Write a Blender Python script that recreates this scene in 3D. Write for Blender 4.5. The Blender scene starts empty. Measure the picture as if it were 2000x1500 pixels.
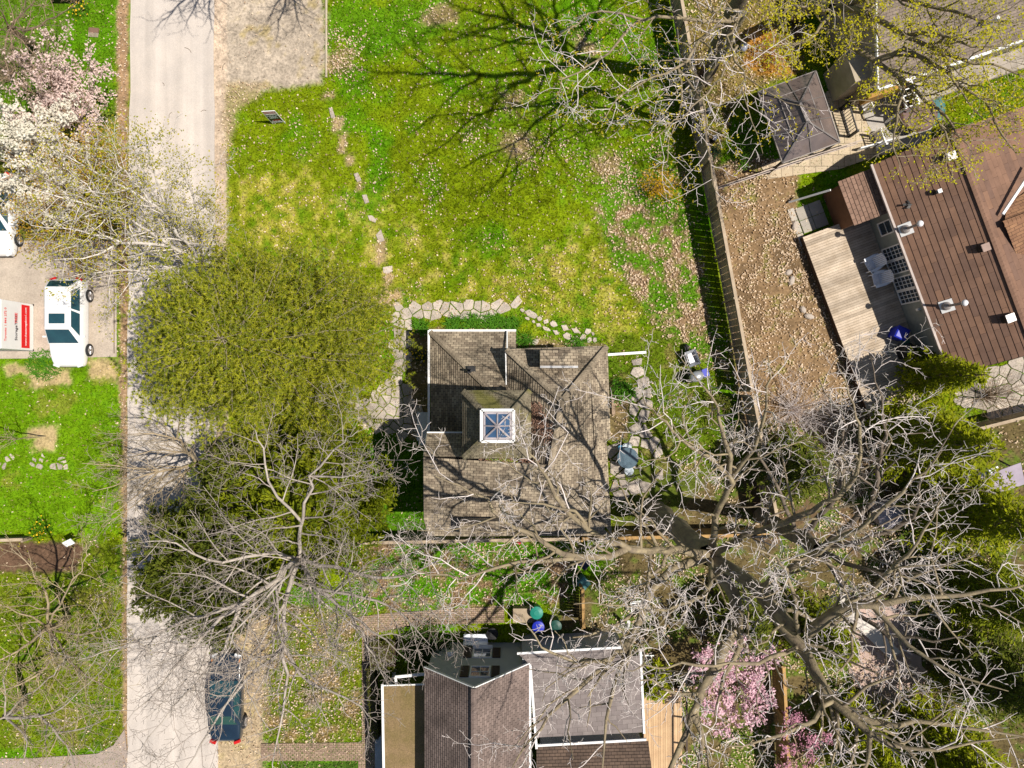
import bpy, math, random
import numpy as np
from mathutils import Vector

C = bpy.context.scene.collection
SC = bpy.context.scene
R = math.radians

# ---------------------------------------------------------------- camera, sky, sun, exposure
H = 38.5                    # drone height (m)
F = 1389.0                  # focal length in pixels of the 2000 px wide photograph
cam_d = bpy.data.cameras.new('camera')
cam_d.sensor_width = 36.0
cam_d.lens = F / 2000.0 * 36.0
cam_d.clip_end = 2000.0
cam = bpy.data.objects.new('camera', cam_d)
C.objects.link(cam)
cam.location = (0, 0, H)
cam.rotation_euler = (0, 0, 0)
SC.camera = cam

SUN_EL = R(60)
SUN_H = Vector((0.992, -0.125, 0)).normalized()
SUN_DIR = Vector((SUN_H.x * math.cos(SUN_EL), SUN_H.y * math.cos(SUN_EL), math.sin(SUN_EL)))
world = bpy.data.worlds.new('World')
SC.world = world
world.use_nodes = True
wn = world.node_tree
sky = wn.nodes.new('ShaderNodeTexSky')
sky.sky_type = 'NISHITA'
sky.sun_disc = False
sky.sun_elevation = SUN_EL
sky.sun_rotation = math.atan2(SUN_H.x, SUN_H.y)
bg = wn.nodes['Background']
bg.inputs['Strength'].default_value = 0.06
wn.links.new(sky.outputs[0], bg.inputs['Color'])
sun_d = bpy.data.lights.new('sun', 'SUN')
sun_d.energy = 5.0
sun_d.angle = R(0.5)
sun_d.color = (1.0, 0.93, 0.82)
sun = bpy.data.objects.new('sun', sun_d)
C.objects.link(sun)
sun.location = (20, -3, 60)
sun.rotation_euler = (-SUN_DIR).to_track_quat('-Z', 'Y').to_euler()
SC.view_settings.view_transform = 'Standard'
SC.view_settings.look = 'None'
SC.view_settings.exposure = 0.30
SC.view_settings.gamma = 1.0
SC.cycles.max_bounces = 6
SC.cycles.transparent_max_bounces = 8

# ---------------------------------------------------------------- helpers
def P(px, py, z=0.0):
    """the place at height z that stands at photograph pixel (px, py)"""
    k = (H - z) / F
    return Vector(((px - 1000.0) * k, (750.0 - py) * k, z))
def SH(px, py, z):
    """the place at height z whose shadow falls on the ground at pixel (px, py)"""
    g = P(px, py, 0)
    t = z / math.tan(SUN_EL)
    return Vector((g.x + SUN_H.x * t, g.y + SUN_H.y * t, z))
def tag(o, label=None, cat=None, group=None, kind=None):
    if label: o['label'] = label
    if cat: o['category'] = cat
    if group: o['group'] = group
    if kind: o['kind'] = kind
    return o
def thing(name, label, cat, loc=(0, 0, 0), rz=0.0, group=None):
    o = bpy.data.objects.new(name, None)
    o.empty_display_size = 0.2
    C.objects.link(o)
    o.location = loc
    o.rotation_euler = (0, 0, rz)
    return tag(o, label, cat, group)
def dup(root, loc, rz=None, label=None, scale=None):
    r = root.copy(); C.objects.link(r); r.location = loc
    if rz is not None: r.rotation_euler = (0, 0, rz)
    if scale: r.scale = scale
    if label: r['label'] = label
    for ch in list(root.children):
        c = ch.copy(); C.objects.link(c); c.parent = r
        for g in list(ch.children):
            d = g.copy(); C.objects.link(d); d.parent = c
    return r

# ---------------------------------------------------------------- materials
def mat(name, col, col2=None, rough=0.85, scale=2.0, detail=6.0, rnd=0.0, metal=0.0, bump=0.0,
        bscale=20.0, spec=0.3, transl=0.0, fine=0.0, coat=0.0, alpha=1.0):
    m = bpy.data.materials.new(name)
    m.use_nodes = True
    nt = m.node_tree; N = nt.nodes; L = nt.links
    b = N['Principled BSDF']
    b.inputs['Roughness'].default_value = rough
    b.inputs['Metallic'].default_value = metal
    b.inputs['Specular IOR Level'].default_value = spec
    b.inputs['Coat Weight'].default_value = coat
    b.inputs['Alpha'].default_value = alpha
    tc = N.new('ShaderNodeTexCoord')
    if col2 is None: col2 = tuple(c * 0.72 for c in col)
    no = N.new('ShaderNodeTexNoise')
    no.inputs['Scale'].default_value = scale
    no.inputs['Detail'].default_value = detail
    no.inputs['Roughness'].default_value = 0.6
    L.new(tc.outputs['Object'], no.inputs['Vector'])
    rp = N.new('ShaderNodeMapRange')
    rp.inputs['From Min'].default_value = 0.32; rp.inputs['From Max'].default_value = 0.68
    L.new(no.outputs['Fac'], rp.inputs['Value'])
    mx = N.new('ShaderNodeMix'); mx.data_type = 'RGBA'
    mx.inputs['A'].default_value = (*col, 1); mx.inputs['B'].default_value = (*col2, 1)
    L.new(rp.outputs[0], mx.inputs['Factor'])
    out = mx.outputs['Result']
    def mult(fac):
        nonlocal out
        v = N.new('ShaderNodeMix'); v.data_type = 'RGBA'; v.blend_type = 'MULTIPLY'
        v.inputs['Factor'].default_value = 1.0
        L.new(out, v.inputs['A']); L.new(fac, v.inputs['B'])
        out = v.outputs['Result']
    if rnd:
        at = N.new('ShaderNodeAttribute'); at.attribute_name = 'rnd'
        mr = N.new('ShaderNodeMapRange')
        mr.inputs['To Min'].default_value = 1 - rnd; mr.inputs['To Max'].default_value = 1 + rnd
        L.new(at.outputs['Fac'], mr.inputs['Value'])
        mult(mr.outputs[0])
    if fine:
        n2 = N.new('ShaderNodeTexNoise'); n2.inputs['Scale'].default_value = bscale * 1.7
        n2.inputs['Detail'].default_value = 3
        L.new(tc.outputs['Object'], n2.inputs['Vector'])
        mr = N.new('ShaderNodeMapRange')
        mr.inputs['From Min'].default_value = 0.3; mr.inputs['From Max'].default_value = 0.7
        mr.inputs['To Min'].default_value = 1 - fine; mr.inputs['To Max'].default_value = 1 + fine
        L.new(n2.outputs['Fac'], mr.inputs['Value'])
        mult(mr.outputs[0])
    L.new(out, b.inputs['Base Color'])
    if bump:
        n3 = N.new('ShaderNodeTexNoise'); n3.inputs['Scale'].default_value = bscale
        n3.inputs['Detail'].default_value = 5
        L.new(tc.outputs['Object'], n3.inputs['Vector'])
        bp = N.new('ShaderNodeBump'); bp.inputs['Strength'].default_value = bump
        bp.inputs['Distance'].default_value = 0.03
        L.new(n3.outputs['Fac'], bp.inputs['Height'])
        L.new(bp.outputs[0], b.inputs['Normal'])
    if transl:
        tr = N.new('ShaderNodeBsdfTranslucent'); L.new(out, tr.inputs['Color'])
        ms = N.new('ShaderNodeMixShader'); ms.inputs[0].default_value = transl
        L.new(b.outputs[0], ms.inputs[1]); L.new(tr.outputs[0], ms.inputs[2])
        L.new(ms.outputs[0], N['Material Output'].inputs['Surface'])
    return m

def leafmat(name, c1, c2, transl=0.3, rough=0.6):
    """two colours of the same leaf, picked leaf by leaf"""
    m = bpy.data.materials.new(name)
    m.use_nodes = True
    nt = m.node_tree; N = nt.nodes; L = nt.links
    b = N['Principled BSDF']; b.inputs['Roughness'].default_value = rough
    b.inputs['Specular IOR Level'].default_value = 0.06
    at = N.new('ShaderNodeAttribute'); at.attribute_name = 'rnd'
    mx = N.new('ShaderNodeMix'); mx.data_type = 'RGBA'
    mx.inputs['A'].default_value = (*c1, 1); mx.inputs['B'].default_value = (*c2, 1)
    L.new(at.outputs['Fac'], mx.inputs['Factor'])
    L.new(mx.outputs['Result'], b.inputs['Base Color'])
    tr = N.new('ShaderNodeBsdfTranslucent'); L.new(mx.outputs['Result'], tr.inputs['Color'])
    ms = N.new('ShaderNodeMixShader'); ms.inputs[0].default_value = transl
    L.new(b.outputs[0], ms.inputs[1]); L.new(tr.outputs[0], ms.inputs[2])
    L.new(ms.outputs[0], N['Material Output'].inputs['Surface'])
    return m

def brickmat(name, c1, c2, mortar, w, h, ms=0.012, stain=(0.6, 1.15), stainscale=0.9, uv=True, rough=0.9, moss=None):
    m = bpy.data.materials.new(name)
    m.use_nodes = True
    nt = m.node_tree; N = nt.nodes; L = nt.links
    b = N['Principled BSDF']; b.inputs['Roughness'].default_value = rough
    b.inputs['Specular IOR Level'].default_value = 0.2
    tc = N.new('ShaderNodeTexCoord')
    br = N.new('ShaderNodeTexBrick')
    br.inputs['Color1'].default_value = (*c1, 1); br.inputs['Color2'].default_value = (*c2, 1)
    br.inputs['Mortar'].default_value = (*mortar, 1)
    br.inputs['Scale'].default_value = 1.0
    br.inputs['Mortar Size'].default_value = ms
    br.inputs['Brick Width'].default_value = w; br.inputs['Row Height'].default_value = h
    br.inputs['Bias'].default_value = 0.0
    L.new(tc.outputs['UV' if uv else 'Object'], br.inputs['Vector'])
    no = N.new('ShaderNodeTexNoise'); no.inputs['Scale'].default_value = stainscale; no.inputs['Detail'].default_value = 8
    no.inputs['Roughness'].default_value = 0.7
    L.new(tc.outputs['Object'], no.inputs['Vector'])
    mr = N.new('ShaderNodeMapRange')
    mr.inputs['From Min'].default_value = 0.3; mr.inputs['From Max'].default_value = 0.7
    mr.inputs['To Min'].default_value = stain[0]; mr.inputs['To Max'].default_value = stain[1]
    L.new(no.outputs['Fac'], mr.inputs['Value'])
    v = N.new('ShaderNodeMix'); v.data_type = 'RGBA'; v.blend_type = 'MULTIPLY'; v.inputs['Factor'].default_value = 1
    L.new(br.outputs['Color'], v.inputs['A']); L.new(mr.outputs[0], v.inputs['B'])
    out = v.outputs['Result']
    if moss:
        n2 = N.new('ShaderNodeTexNoise'); n2.inputs['Scale'].default_value = 0.55; n2.inputs['Detail'].default_value = 9
        L.new(tc.outputs['Object'], n2.inputs['Vector'])
        m2 = N.new('ShaderNodeMapRange')
        m2.inputs['From Min'].default_value = 0.52; m2.inputs['From Max'].default_value = 0.62
        m2.inputs['To Max'].default_value = 0.75
        L.new(n2.outputs['Fac'], m2.inputs['Value'])
        v2 = N.new('ShaderNodeMix'); v2.data_type = 'RGBA'
        v2.inputs['B'].default_value = (*moss, 1)
        L.new(m2.outputs[0], v2.inputs['Factor']); L.new(out, v2.inputs['A'])
        out = v2.outputs['Result']
    L.new(out, b.inputs['Base Color'])
    bp = N.new('ShaderNodeBump'); bp.inputs['Strength'].default_value = 0.5; bp.inputs['Distance'].default_value = 0.015
    L.new(br.outputs['Fac'], bp.inputs['Height']); bp.invert = True
    L.new(bp.outputs[0], b.inputs['Normal'])
    return m

# ---------------------------------------------------------------- mesh builder
class MB:
    def __init__(self):
        self.v = []; self.f = []; self.r = []; self.uv = []
    def add(self, vs, fs, rnd=0.5, uvs=None):
        o = len(self.v)
        self.v.extend([tuple(p) for p in vs])
        for i, f in enumerate(fs):
            self.f.append([a + o for a in f]); self.r.append(rnd)
            self.uv.append(uvs[i] if uvs else None)
    def obox(self, o, ux, uy, uz, rnd=0.5):
        o, ux, uy, uz = Vector(o), Vector(ux), Vector(uy), Vector(uz)
        vs = [o, o + ux, o + ux + uy, o + uy]
        vs += [p + uz for p in vs]
        self.add(vs, [(3, 2, 1, 0), (4, 5, 6, 7), (0, 1, 5, 4), (1, 2, 6, 5), (2, 3, 7, 6), (3, 0, 4, 7)], rnd)
    def box(self, c, s, rz=0.0, rnd=0.5):
        ca, sa = math.cos(rz), math.sin(rz)
        ux = Vector((ca, sa, 0)) * s[0]; uy = Vector((-sa, ca, 0)) * s[1]; uz = Vector((0, 0, s[2]))
        self.obox(Vector(c) - ux / 2 - uy / 2 - uz / 2, ux, uy, uz, rnd)
    def bar(self, a, b, w, h, rnd=0.5, up=(0, 0, 1)):
        a, b = Vector(a), Vector(b); d = b - a
        s = d.cross(Vector(up))
        if s.length < 1e-6: s = Vector((1, 0, 0))
        s = s.normalized() * w; u = s.cross(d).normalized() * h
        self.obox(a - s / 2 - u / 2, d, s, u, rnd)
    def prism(self, poly, z0, z1, rnd=0.5):
        n = len(poly)
        a = sum(poly[i][0] * poly[(i + 1) % n][1] - poly[(i + 1) % n][0] * poly[i][1] for i in range(n))
        if a < 0: poly = list(poly)[::-1]
        vs = [(p[0], p[1], z0) for p in poly] + [(p[0], p[1], z1) for p in poly]
        self.add(vs, [tuple(range(n))[::-1], tuple(range(n, 2 * n))] +
                 [(i, (i + 1) % n, n + (i + 1) % n, n + i) for i in range(n)], rnd)
    def slab(self, pts, t, rnd=0.5):
        """a sloping plate: 3D outline, thickness t downwards"""
        n = len(pts); pts = [Vector(p) for p in pts]
        vs = pts + [p - Vector((0, 0, t)) for p in pts]
        self.add(vs, [tuple(range(n)), tuple(range(n, 2 * n))[::-1]] +
                 [(i, n + i, n + (i + 1) % n, (i + 1) % n) for i in range(n)], rnd)
    def cyl(self, a, b, r0, r1=None, n=12, rnd=0.5, caps=True):
        a, b = Vector(a), Vector(b); r1 = r0 if r1 is None else r1
        d = (b - a).normalized()
        s = d.cross(Vector((0, 0, 1)) if abs(d.z) < 0.9 else Vector((1, 0, 0))).normalized(); u = d.cross(s)
        vs = []
        for p, r in ((a, r0), (b, r1)):
            for i in range(n):
                t = 2 * math.pi * i / n
                vs.append(p + s * (r * math.cos(t)) + u * (r * math.sin(t)))
        fs = [(i, (i + 1) % n, n + (i + 1) % n, n + i) for i in range(n)]
        if caps: fs += [tuple(range(n))[::-1], tuple(range(n, 2 * n))]
        self.add(vs, fs, rnd)
    def lathe(self, c, prof, n=20, rnd=0.5, sx=1.0, sy=1.0):
        c = Vector(c); vs = []; fs = []
        for r, z in prof:
            for i in range(n):
                t = 2 * math.pi * i / n
                vs.append(c + Vector((r * sx * math.cos(t), r * sy * math.sin(t), z)))
        for k in range(len(prof) - 1):
            for i in range(n):
                j = (i + 1) % n
                fs.append((k * n + i, k * n + j, (k + 1) * n + j, (k + 1) * n + i))
        fs.append(tuple(range(n))[::-1]); fs.append(tuple(range((len(prof) - 1) * n, len(prof) * n)))
        self.add(vs, fs, rnd)
    def sphere(self, c, r, n=16, m=9, sz=1.0):
        self.lathe(c, [(max(1e-3, r * math.sin(math.pi * k / (m - 1))), -r * sz * math.cos(math.pi * k / (m - 1))) for k in range(m)], n)
    def build(self, name, m, parent=None, smooth=False, bevel=0.0, local=False):
        me = bpy.data.meshes.new(name)
        off = Vector((0, 0, 0))
        if parent is not None and not local:
            q = parent
            while q is not None:
                off += Vector(q.location); q = q.parent
        me.from_pydata([(p[0] - off.x, p[1] - off.y, p[2] - off.z) for p in self.v], [], self.f)
        at = me.attributes.new('rnd', 'FLOAT', 'FACE')
        at.data.foreach_set('value', np.array(self.r, dtype=np.float32))
        if any(u is not None for u in self.uv):
            ul = me.uv_layers.new(name='uv')
            k = 0
            for f, u in zip(self.f, self.uv):
                for i in range(len(f)):
                    ul.data[k].uv = u[i] if u is not None else (0, 0); k += 1
        me.materials.append(m)
        if smooth:
            me.polygons.foreach_set('use_smooth', np.ones(len(me.polygons), dtype=bool))
        me.update()
        o = bpy.data.objects.new(name, me)
        C.objects.link(o)
        if parent is not None: o.parent = parent
        if bevel:
            bv = o.modifiers.new('bevel', 'BEVEL'); bv.width = bevel; bv.segments = 2; bv.limit_method = 'ANGLE'
        return o

def npmesh(name, V, Fc, m, parent=None, rnd=None, vcol=None, smooth=False):
    """a mesh from numpy arrays; Fc is (n,3) or (n,4)"""
    me = bpy.data.meshes.new(name)
    V = np.asarray(V, dtype=np.float32)
    if parent is not None:
        V = V - np.array(parent.location, dtype=np.float32)
    n, k = Fc.shape
    me.vertices.add(len(V)); me.vertices.foreach_set('co', V.ravel())
    me.loops.add(n * k); me.loops.foreach_set('vertex_index', Fc.astype(np.int32).ravel())
    me.polygons.add(n)
    me.polygons.foreach_set('loop_start', np.arange(0, n * k, k, dtype=np.int32))
    me.polygons.foreach_set('loop_total', np.full(n, k, dtype=np.int32))
    if smooth: me.polygons.foreach_set('use_smooth', np.ones(n, dtype=bool))
    if rnd is not None:
        at = me.attributes.new('rnd', 'FLOAT', 'FACE'); at.data.foreach_set('value', np.asarray(rnd, dtype=np.float32))
    if vcol is not None:
        at = me.attributes.new('tint', 'FLOAT_COLOR', 'POINT')
        c4 = np.ones((len(V), 4), dtype=np.float32); c4[:, :3] = vcol
        at.data.foreach_set('color', c4.ravel())
    me.materials.append(m)
    me.update(calc_edges=True)
    o = bpy.data.objects.new(name, me)
    C.objects.link(o)
    if parent is not None: o.parent = parent
    return o

# ---------------------------------------------------------------- noise and polygons in numpy
def vnoise(x, y, scale, seed):
    rs = np.random.RandomState(seed)
    n = 256
    g = rs.rand(n, n).astype(np.float32)
    X = x / scale + 1000.37; Y = y / scale + 1000.71
    i = np.floor(X).astype(int); j = np.floor(Y).astype(int)
    fx = X - i; fy = Y - j
    fx = fx * fx * (3 - 2 * fx); fy = fy * fy * (3 - 2 * fy)
    i0, i1, j0, j1 = i % n, (i + 1) % n, j % n, (j + 1) % n
    return (g[i0, j0] * (1 - fx) + g[i1, j0] * fx) * (1 - fy) + (g[i0, j1] * (1 - fx) + g[i1, j1] * fx) * fy
def fbm(x, y, scale, seed, oct=4):
    s = 0; a = 1; t = 0
    for k in range(oct):
        s = s + a * vnoise(x, y, scale / 2 ** k, seed + k * 17); t += a; a *= 0.55
    return s / t
def inpoly(x, y, poly):
    r = np.zeros(x.shape, bool); n = len(poly)
    for i in range(n):
        x1, y1 = poly[i]; x2, y2 = poly[(i + 1) % n]
        c = ((y1 > y) != (y2 > y))
        xx = (x2 - x1) * (y - y1) / ((y2 - y1) if y2 != y1 else 1e-9) + x1
        r ^= c & (x < xx)
    return r
def G2(pts):
    return [tuple(P(a, b, 0).xy) for a, b in pts]
# ---------------------------------------------------------------- the ground
K = 1.0 / 36.08
def to_px(x, y):
    return 1000 + x / K, 750 - y / K
def region(px, py, poly, wob=10, soft=6, seed=1, nsc=28):
    """soft, ragged mask of a polygon given in photograph pixels"""
    acc = 0
    dx = (fbm(px, py, nsc, seed) - 0.5) * 2 * wob
    dy = (fbm(px, py, nsc, seed + 50) - 0.5) * 2 * wob
    d2 = (fbm(px, py, 7, seed + 9, 2) - 0.5) * 2 * soft
    for a, b in ((0, 0), (soft, 0), (-soft, 0), (0, soft), (0, -soft)):
        acc = acc + inpoly(px + dx + a + d2, py + dy + b - d2, poly)
    return acc / 5.0
def mixc(c, m, col):
    return c * (1 - m[..., None]) + np.array(col) * m[..., None]
def sm(a, lo, hi):
    t = np.clip((a - lo) / (hi - lo), 0, 1); return t * t * (3 - 2 * t)

LUSH = (0.090, 0.225, 0.004); DEEP = (0.055, 0.135, 0.004); OLIVE = (0.155, 0.215, 0.005); DRY = (0.29, 0.275, 0.030)
STRAW = (0.38, 0.315, 0.12); SOIL = (0.17, 0.115, 0.065); LITTER = (0.25, 0.165, 0.095); GRAV = (0.40, 0.335, 0.265)
def ground_fields(x, y):
    px, py = to_px(x, y)
    n1 = fbm(px, py, 150, 3); n2 = fbm(px, py, 55, 11); n3 = fbm(px, py, 16, 23, 3); n4 = fbm(px, py, 240, 31)
    c = np.zeros(x.shape + (3,)) + np.array(OLIVE)
    lush = sm(n1 * 0.55 + n2 * 0.45, 0.44, 0.62)
    c = mixc(c, lush, LUSH)
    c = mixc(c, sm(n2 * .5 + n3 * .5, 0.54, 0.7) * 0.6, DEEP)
    grass = np.ones(x.shape); lit = 0.10 + 0.35 * sm(n2 * .6 + n3 * .4, .5, .72)
    # main lawn: dry and yellow towards the house, lush towards the back
    dry = region(px, py, [(430, 340), (620, 330), (800, 430), (1000, 500), (1180, 430), (1260, 560), (1290, 640), (1180, 665), (1000, 600), (760, 600), (640, 600), (430, 560)], 60, 34, 5, 90)
    c = mixc(c, dry * sm(n3 * .55 + n2 * .45, 0.36, 0.66) * 0.85, DRY)
    c = mixc(c, dry * sm(n3, 0.58, 0.78) * 0.45, STRAW)
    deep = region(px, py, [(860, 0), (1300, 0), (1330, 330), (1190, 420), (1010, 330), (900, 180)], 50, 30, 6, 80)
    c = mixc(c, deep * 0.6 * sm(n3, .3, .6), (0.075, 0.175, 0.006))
    up = region(px, py, [(640, 0), (870, 0), (850, 90), (700, 110), (640, 60)], 30, 14, 7)
    c = mixc(c, up * 0.85, (0.085, 0.215, 0.006))
    lit = lit + deep * 0.15
    lit = lit + 0.75 * region(px, py, [(640, 60), (720, 60), (700, 140), (670, 160), (640, 150)], 16, 8, 8)
    pat = region(px, py, [(900, 200), (1120, 260), (1290, 300), (1270, 420), (1130, 360), (950, 320), (850, 260)], 60, 30, 9, 70)
    lit = lit + pat * 0.35 * sm(n2, .4, .6)
    for (a, b, r) in ((860, 30, 30), (1145, 90, 24), (1010, 285, 30), (1190, 320, 30), (660, 120, 26), (1010, 200, 20)):
        m = region(px, py, [(a - r, b - r * .6), (a + r, b - r * .7), (a + r, b + r * .6), (a - r, b + r * .7)], 22, 9, int(a))
        c = mixc(c, m * .75, LITTER); lit = lit + m * .5; grass = grass * (1 - m * .5)
    # lush left verge lawns
    m = region(px, py, [(-400, 690), (228, 690), (228, 1045), (-400, 1045)], 8, 6, 12)
    c = mixc(c, m * 0.9, (0.115, 0.235, 0.005)); c = mixc(c, m * sm(n3, .58, .75) * .5, (0.06, .15, .006))
    c = mixc(c, m * sm(n2, .62, .72) * .6, (.2, .2, .03)); lit = lit * (1 - m * .6)
    m = region(px, py, [(-400, 1060), (245, 1060), (245, 1460), (-400, 1470)], 6, 5, 13)
    c = mixc(c, m * 0.75, (0.135, 0.18, 0.010)); c = mixc(c, m * sm(n3, .5, .68) * .8, (.045, .10, .008))
    c = mixc(c, m * sm(n2, .55, .7) * .5, (.22, .19, .04))
    m = region(px, py, [(150, -400), (228, -400), (228, 300), (150, 300)], 10, 6, 14)
    c = mixc(c, m * .85, (0.085, 0.21, 0.006))
    m = region(px, py, [(-400, -400), (160, -400), (130, 80), (90, 240), (-400, 300)], 20, 10, 15)
    c = mixc(c, m * .6, (0.085, 0.16, 0.010))
    m = region(px, py, [(-400, 210), (225, 220), (235, 500), (-400, 500)], 10, 6, 16)
    c = mixc(c, m * .6, (.17, .15, .04))
    for (a, b, rx, ry) in ((95, 738, 40, 16), (88, 858, 22, 24), (40, 720, 30, 10), (70, 850, 16, 10), (200, 720, 26, 22)):
        m = region(px, py, [(a - rx, b - ry), (a + rx, b - ry), (a + rx, b + ry), (a - rx, b + ry)], 14, 5, int(a + 3))
        c = mixc(c, m * .9, (.42, .31, .17)); grass = grass * (1 - m)
    # strip of periwinkle and dead leaves along the fence
    m = region(px, py, [(1165, 400), (1230, 330), (1335, 330), (1352, 430), (1430, 745), (1360, 700), (1280, 640), (1215, 545), (1175, 470)], 14, 6, 17)
    pl = sm(n2 * .45 + n3 * .55, .34, .56)
    c = mixc(c, m * pl, (0.078, 0.185, 0.007)); c = mixc(c, m * (1 - pl), LITTER)
    lit = lit + m * (1 - pl) * 1.1 + m * .2; grass = grass * (1 - m * (1 - pl) * .8)
    # leaf-strewn yard beyond the fence
    m = region(px, py, [(1385, 330), (1480, 300), (1560, 340), (1560, 450), (1640, 640), (1720, 790), (1760, 1100), (1480, 1060), (1440, 760)], 6, 5, 18)
    c = mixc(c, m, (.235, .155, .085)); c = mixc(c, m * sm(n2, .5, .66) * .8, SOIL); c = mixc(c, m * sm(n3, .6, .72) * .55, (.12, .14, .02))
    lit = lit * (1 - m) + m * (0.35 + 1.0 * sm(n2 * .5 + n3 * .5, .42, .62)); grass = grass * (1 - m * .92)
    # planting beside the gazebo
    m = region(px, py, [(1330, -400), (1560, -400), (1570, 140), (1440, 190), (1400, 330), (1370, 330), (1340, 200)], 6, 5, 19)
    c = mixc(c, m * .95, (.17, .125, .045)); c = mixc(c, m * sm(n2, .48, .6) * .8, (.13, .15, .02)); lit = lit + m * .5; grass = grass * (1 - m * .6)
    m = region(px, py, [(1460, 60), (1510, 40), (1552, 140), (1500, 150), (1450, 130)], 10, 6, 20)
    c = mixc(c, m * .85, (.42, .20, .035))
    # below the big trees, bottom right
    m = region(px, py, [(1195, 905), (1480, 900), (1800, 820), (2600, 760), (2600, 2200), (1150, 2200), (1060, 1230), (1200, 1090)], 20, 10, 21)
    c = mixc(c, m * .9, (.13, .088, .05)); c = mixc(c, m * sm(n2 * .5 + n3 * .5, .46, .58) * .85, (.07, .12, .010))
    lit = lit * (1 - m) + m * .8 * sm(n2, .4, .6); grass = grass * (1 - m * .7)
    # mossy side garden east of the house
    m = region(px, py, [(1185, 660), (1300, 640), (1400, 740), (1420, 900), (1330, 1000), (1200, 1040), (1185, 860)], 14, 8, 22)
    c = mixc(c, m * .75, (.085, .135, .009)); c = mixc(c, m * sm(n3, .58, .7) * .6, (.17, .13, .05))
    # strip between the two plots
    m = region(px, py, [(690, 1050), (1130, 1062), (1120, 1180), (1000, 1185), (700, 1195)], 8, 6, 24)
    pl = sm(n2 * .5 + n3 * .5, .36, .50)
    c = mixc(c, m * pl, (.07, .185, .006)); c = mixc(c, m * (1 - pl), LITTER); lit = lit + m * .35
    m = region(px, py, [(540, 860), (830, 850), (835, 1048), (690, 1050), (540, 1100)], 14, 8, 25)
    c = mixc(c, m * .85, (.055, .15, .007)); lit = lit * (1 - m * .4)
    m = region(px, py, [(510, 1180), (705, 1195), (705, 1450), (510, 1450)], 8, 6, 26)
    c = mixc(c, m * .7, (.15, .17, .015)); c = mixc(c, m * sm(n2 * .6 + n3 * .4, .5, .62) * .85, (.22, .15, .07)); lit = lit + m * .45
    m = region(px, py, [(545, 1490), (700, 1486), (700, 1530), (530, 1530)], 4, 3, 27)
    c = mixc(c, m * .8, (.06, .11, .02))
    # soil beds against the house
    for poly in ([(797, 640), (1010, 640), (1010, 655), (840, 660), (840, 860), (797, 860)], [(1000, 655), (1040, 660), (1180, 672), (1180, 690), (1000, 690)], [(1188, 745), (1228, 745), (1228, 860), (1188, 860)]):
        m = region(px, py, poly, 5, 3, 28); c = mixc(c, m * .8, (.20, .13, .075)); grass = grass * (1 - m * .7); lit = lit + m * .3
    # narrow trodden line between the stepping stones
    for (a, b, rx, ry) in ((640, 187, 10, 5), (660, 245, 12, 12), (670, 280, 8, 20), (684, 314, 8, 10), (704, 365, 6, 8), (742, 492, 9, 26), (758, 545, 10, 12), (766, 580, 22, 16), (720, 590, 60, 10)):
        m = region(px, py, [(a - rx, b - ry), (a + rx, b - ry), (a + rx, b + ry), (a - rx, b + ry)], 7, 4, int(a + b))
        c = mixc(c, m * .8, (.36, .25, .15)); grass = grass * (1 - m * .7); lit = lit + m * .6
    # gravel: the parking bay, the verges on both sides of the road
    gn = sm(n2 * .5 + n3 * .5, .53, .66)
    m = region(px, py, [(414, -600), (636, -600), (636, 120), (628, 160), (560, 172), (450, 175), (414, 178)], 9, 6, 40)
    c = mixc(c, m, GRAV); c = mixc(c, m * gn * .7, (.26, .20, .07)); grass = grass * (1 - m * .93); lit = lit * (1 - m * .7)
    m = region(px, py, [(412, -600), (441, -600), (443, 400), (446, 1600), (412, 1600)], 4, 3, 41)
    c = mixc(c, m, (.47, .37, .28)); grass = grass * (1 - m * .95); lit = lit * (1 - m * .6)
    m = region(px, py, [(436, 160), (520, 160), (505, 190), (462, 215), (446, 300), (436, 330)], 9, 6, 43)
    c = mixc(c, m * .8, (.33, .26, .15)); grass = grass * (1 - m * .6); lit = lit + m * .6
    m = region(px, py, [(415, 860), (470, 840), (500, 1000), (520, 1210), (512, 1700), (415, 1700)], 9, 7, 44)
    c = mixc(c, m, (.40, .31, .20)); c = mixc(c, m * gn * .5, (.22, .19, .06)); grass = grass * (1 - m * .85); lit = lit + m * .15
    m = region(px, py, [(225, -600), (252, -600), (252, 1700), (240, 1700), (238, 1000), (229, 300)], 5, 4, 45)
    c = mixc(c, m, (.30, .195, .115)); grass = grass * (1 - m * .9); lit = lit + m * .4
    # mulch bed at the left edge
    m = region(px, py, [(-400, 1062), (150, 1058), (166, 1075), (150, 1118), (-400, 1120)], 6, 4, 46)
    c = mixc(c, m, (.115, .07, .045)); grass = grass * (1 - m); lit = lit * (1 - m * .7)
    c = np.clip(c * (0.62 + 0.76 * n3)[..., None] * (0.85 + 0.3 * n4)[..., None], 0, 1)
    return c, np.clip(grass, 0, 1), np.clip(lit, 0, 1.6)

gx = np.concatenate([[-500, -250, -120, -60, -40], np.arange(-33, 33.01, 0.115), [40, 60, 120, 250, 500]])
gy = np.concatenate([[-500, -250, -120, -60, -36], np.arange(-26, 26.01, 0.115), [36, 60, 120, 250, 500]])
GX, GY = np.meshgrid(gx, gy)
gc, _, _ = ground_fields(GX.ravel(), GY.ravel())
gz = (fbm(GX, GY, 3.0, 77) - .5) * 0.05
gz[(abs(GX) > 33) | (abs(GY) > 26)] = 0
gz = gz - 0.035
nx, ny = len(gx), len(gy)
idx = np.arange(nx * ny).reshape(ny, nx)
quads = np.stack([idx[:-1, :-1], idx[:-1, 1:], idx[1:, 1:], idx[1:, :-1]], -1).reshape(-1, 4)

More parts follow.
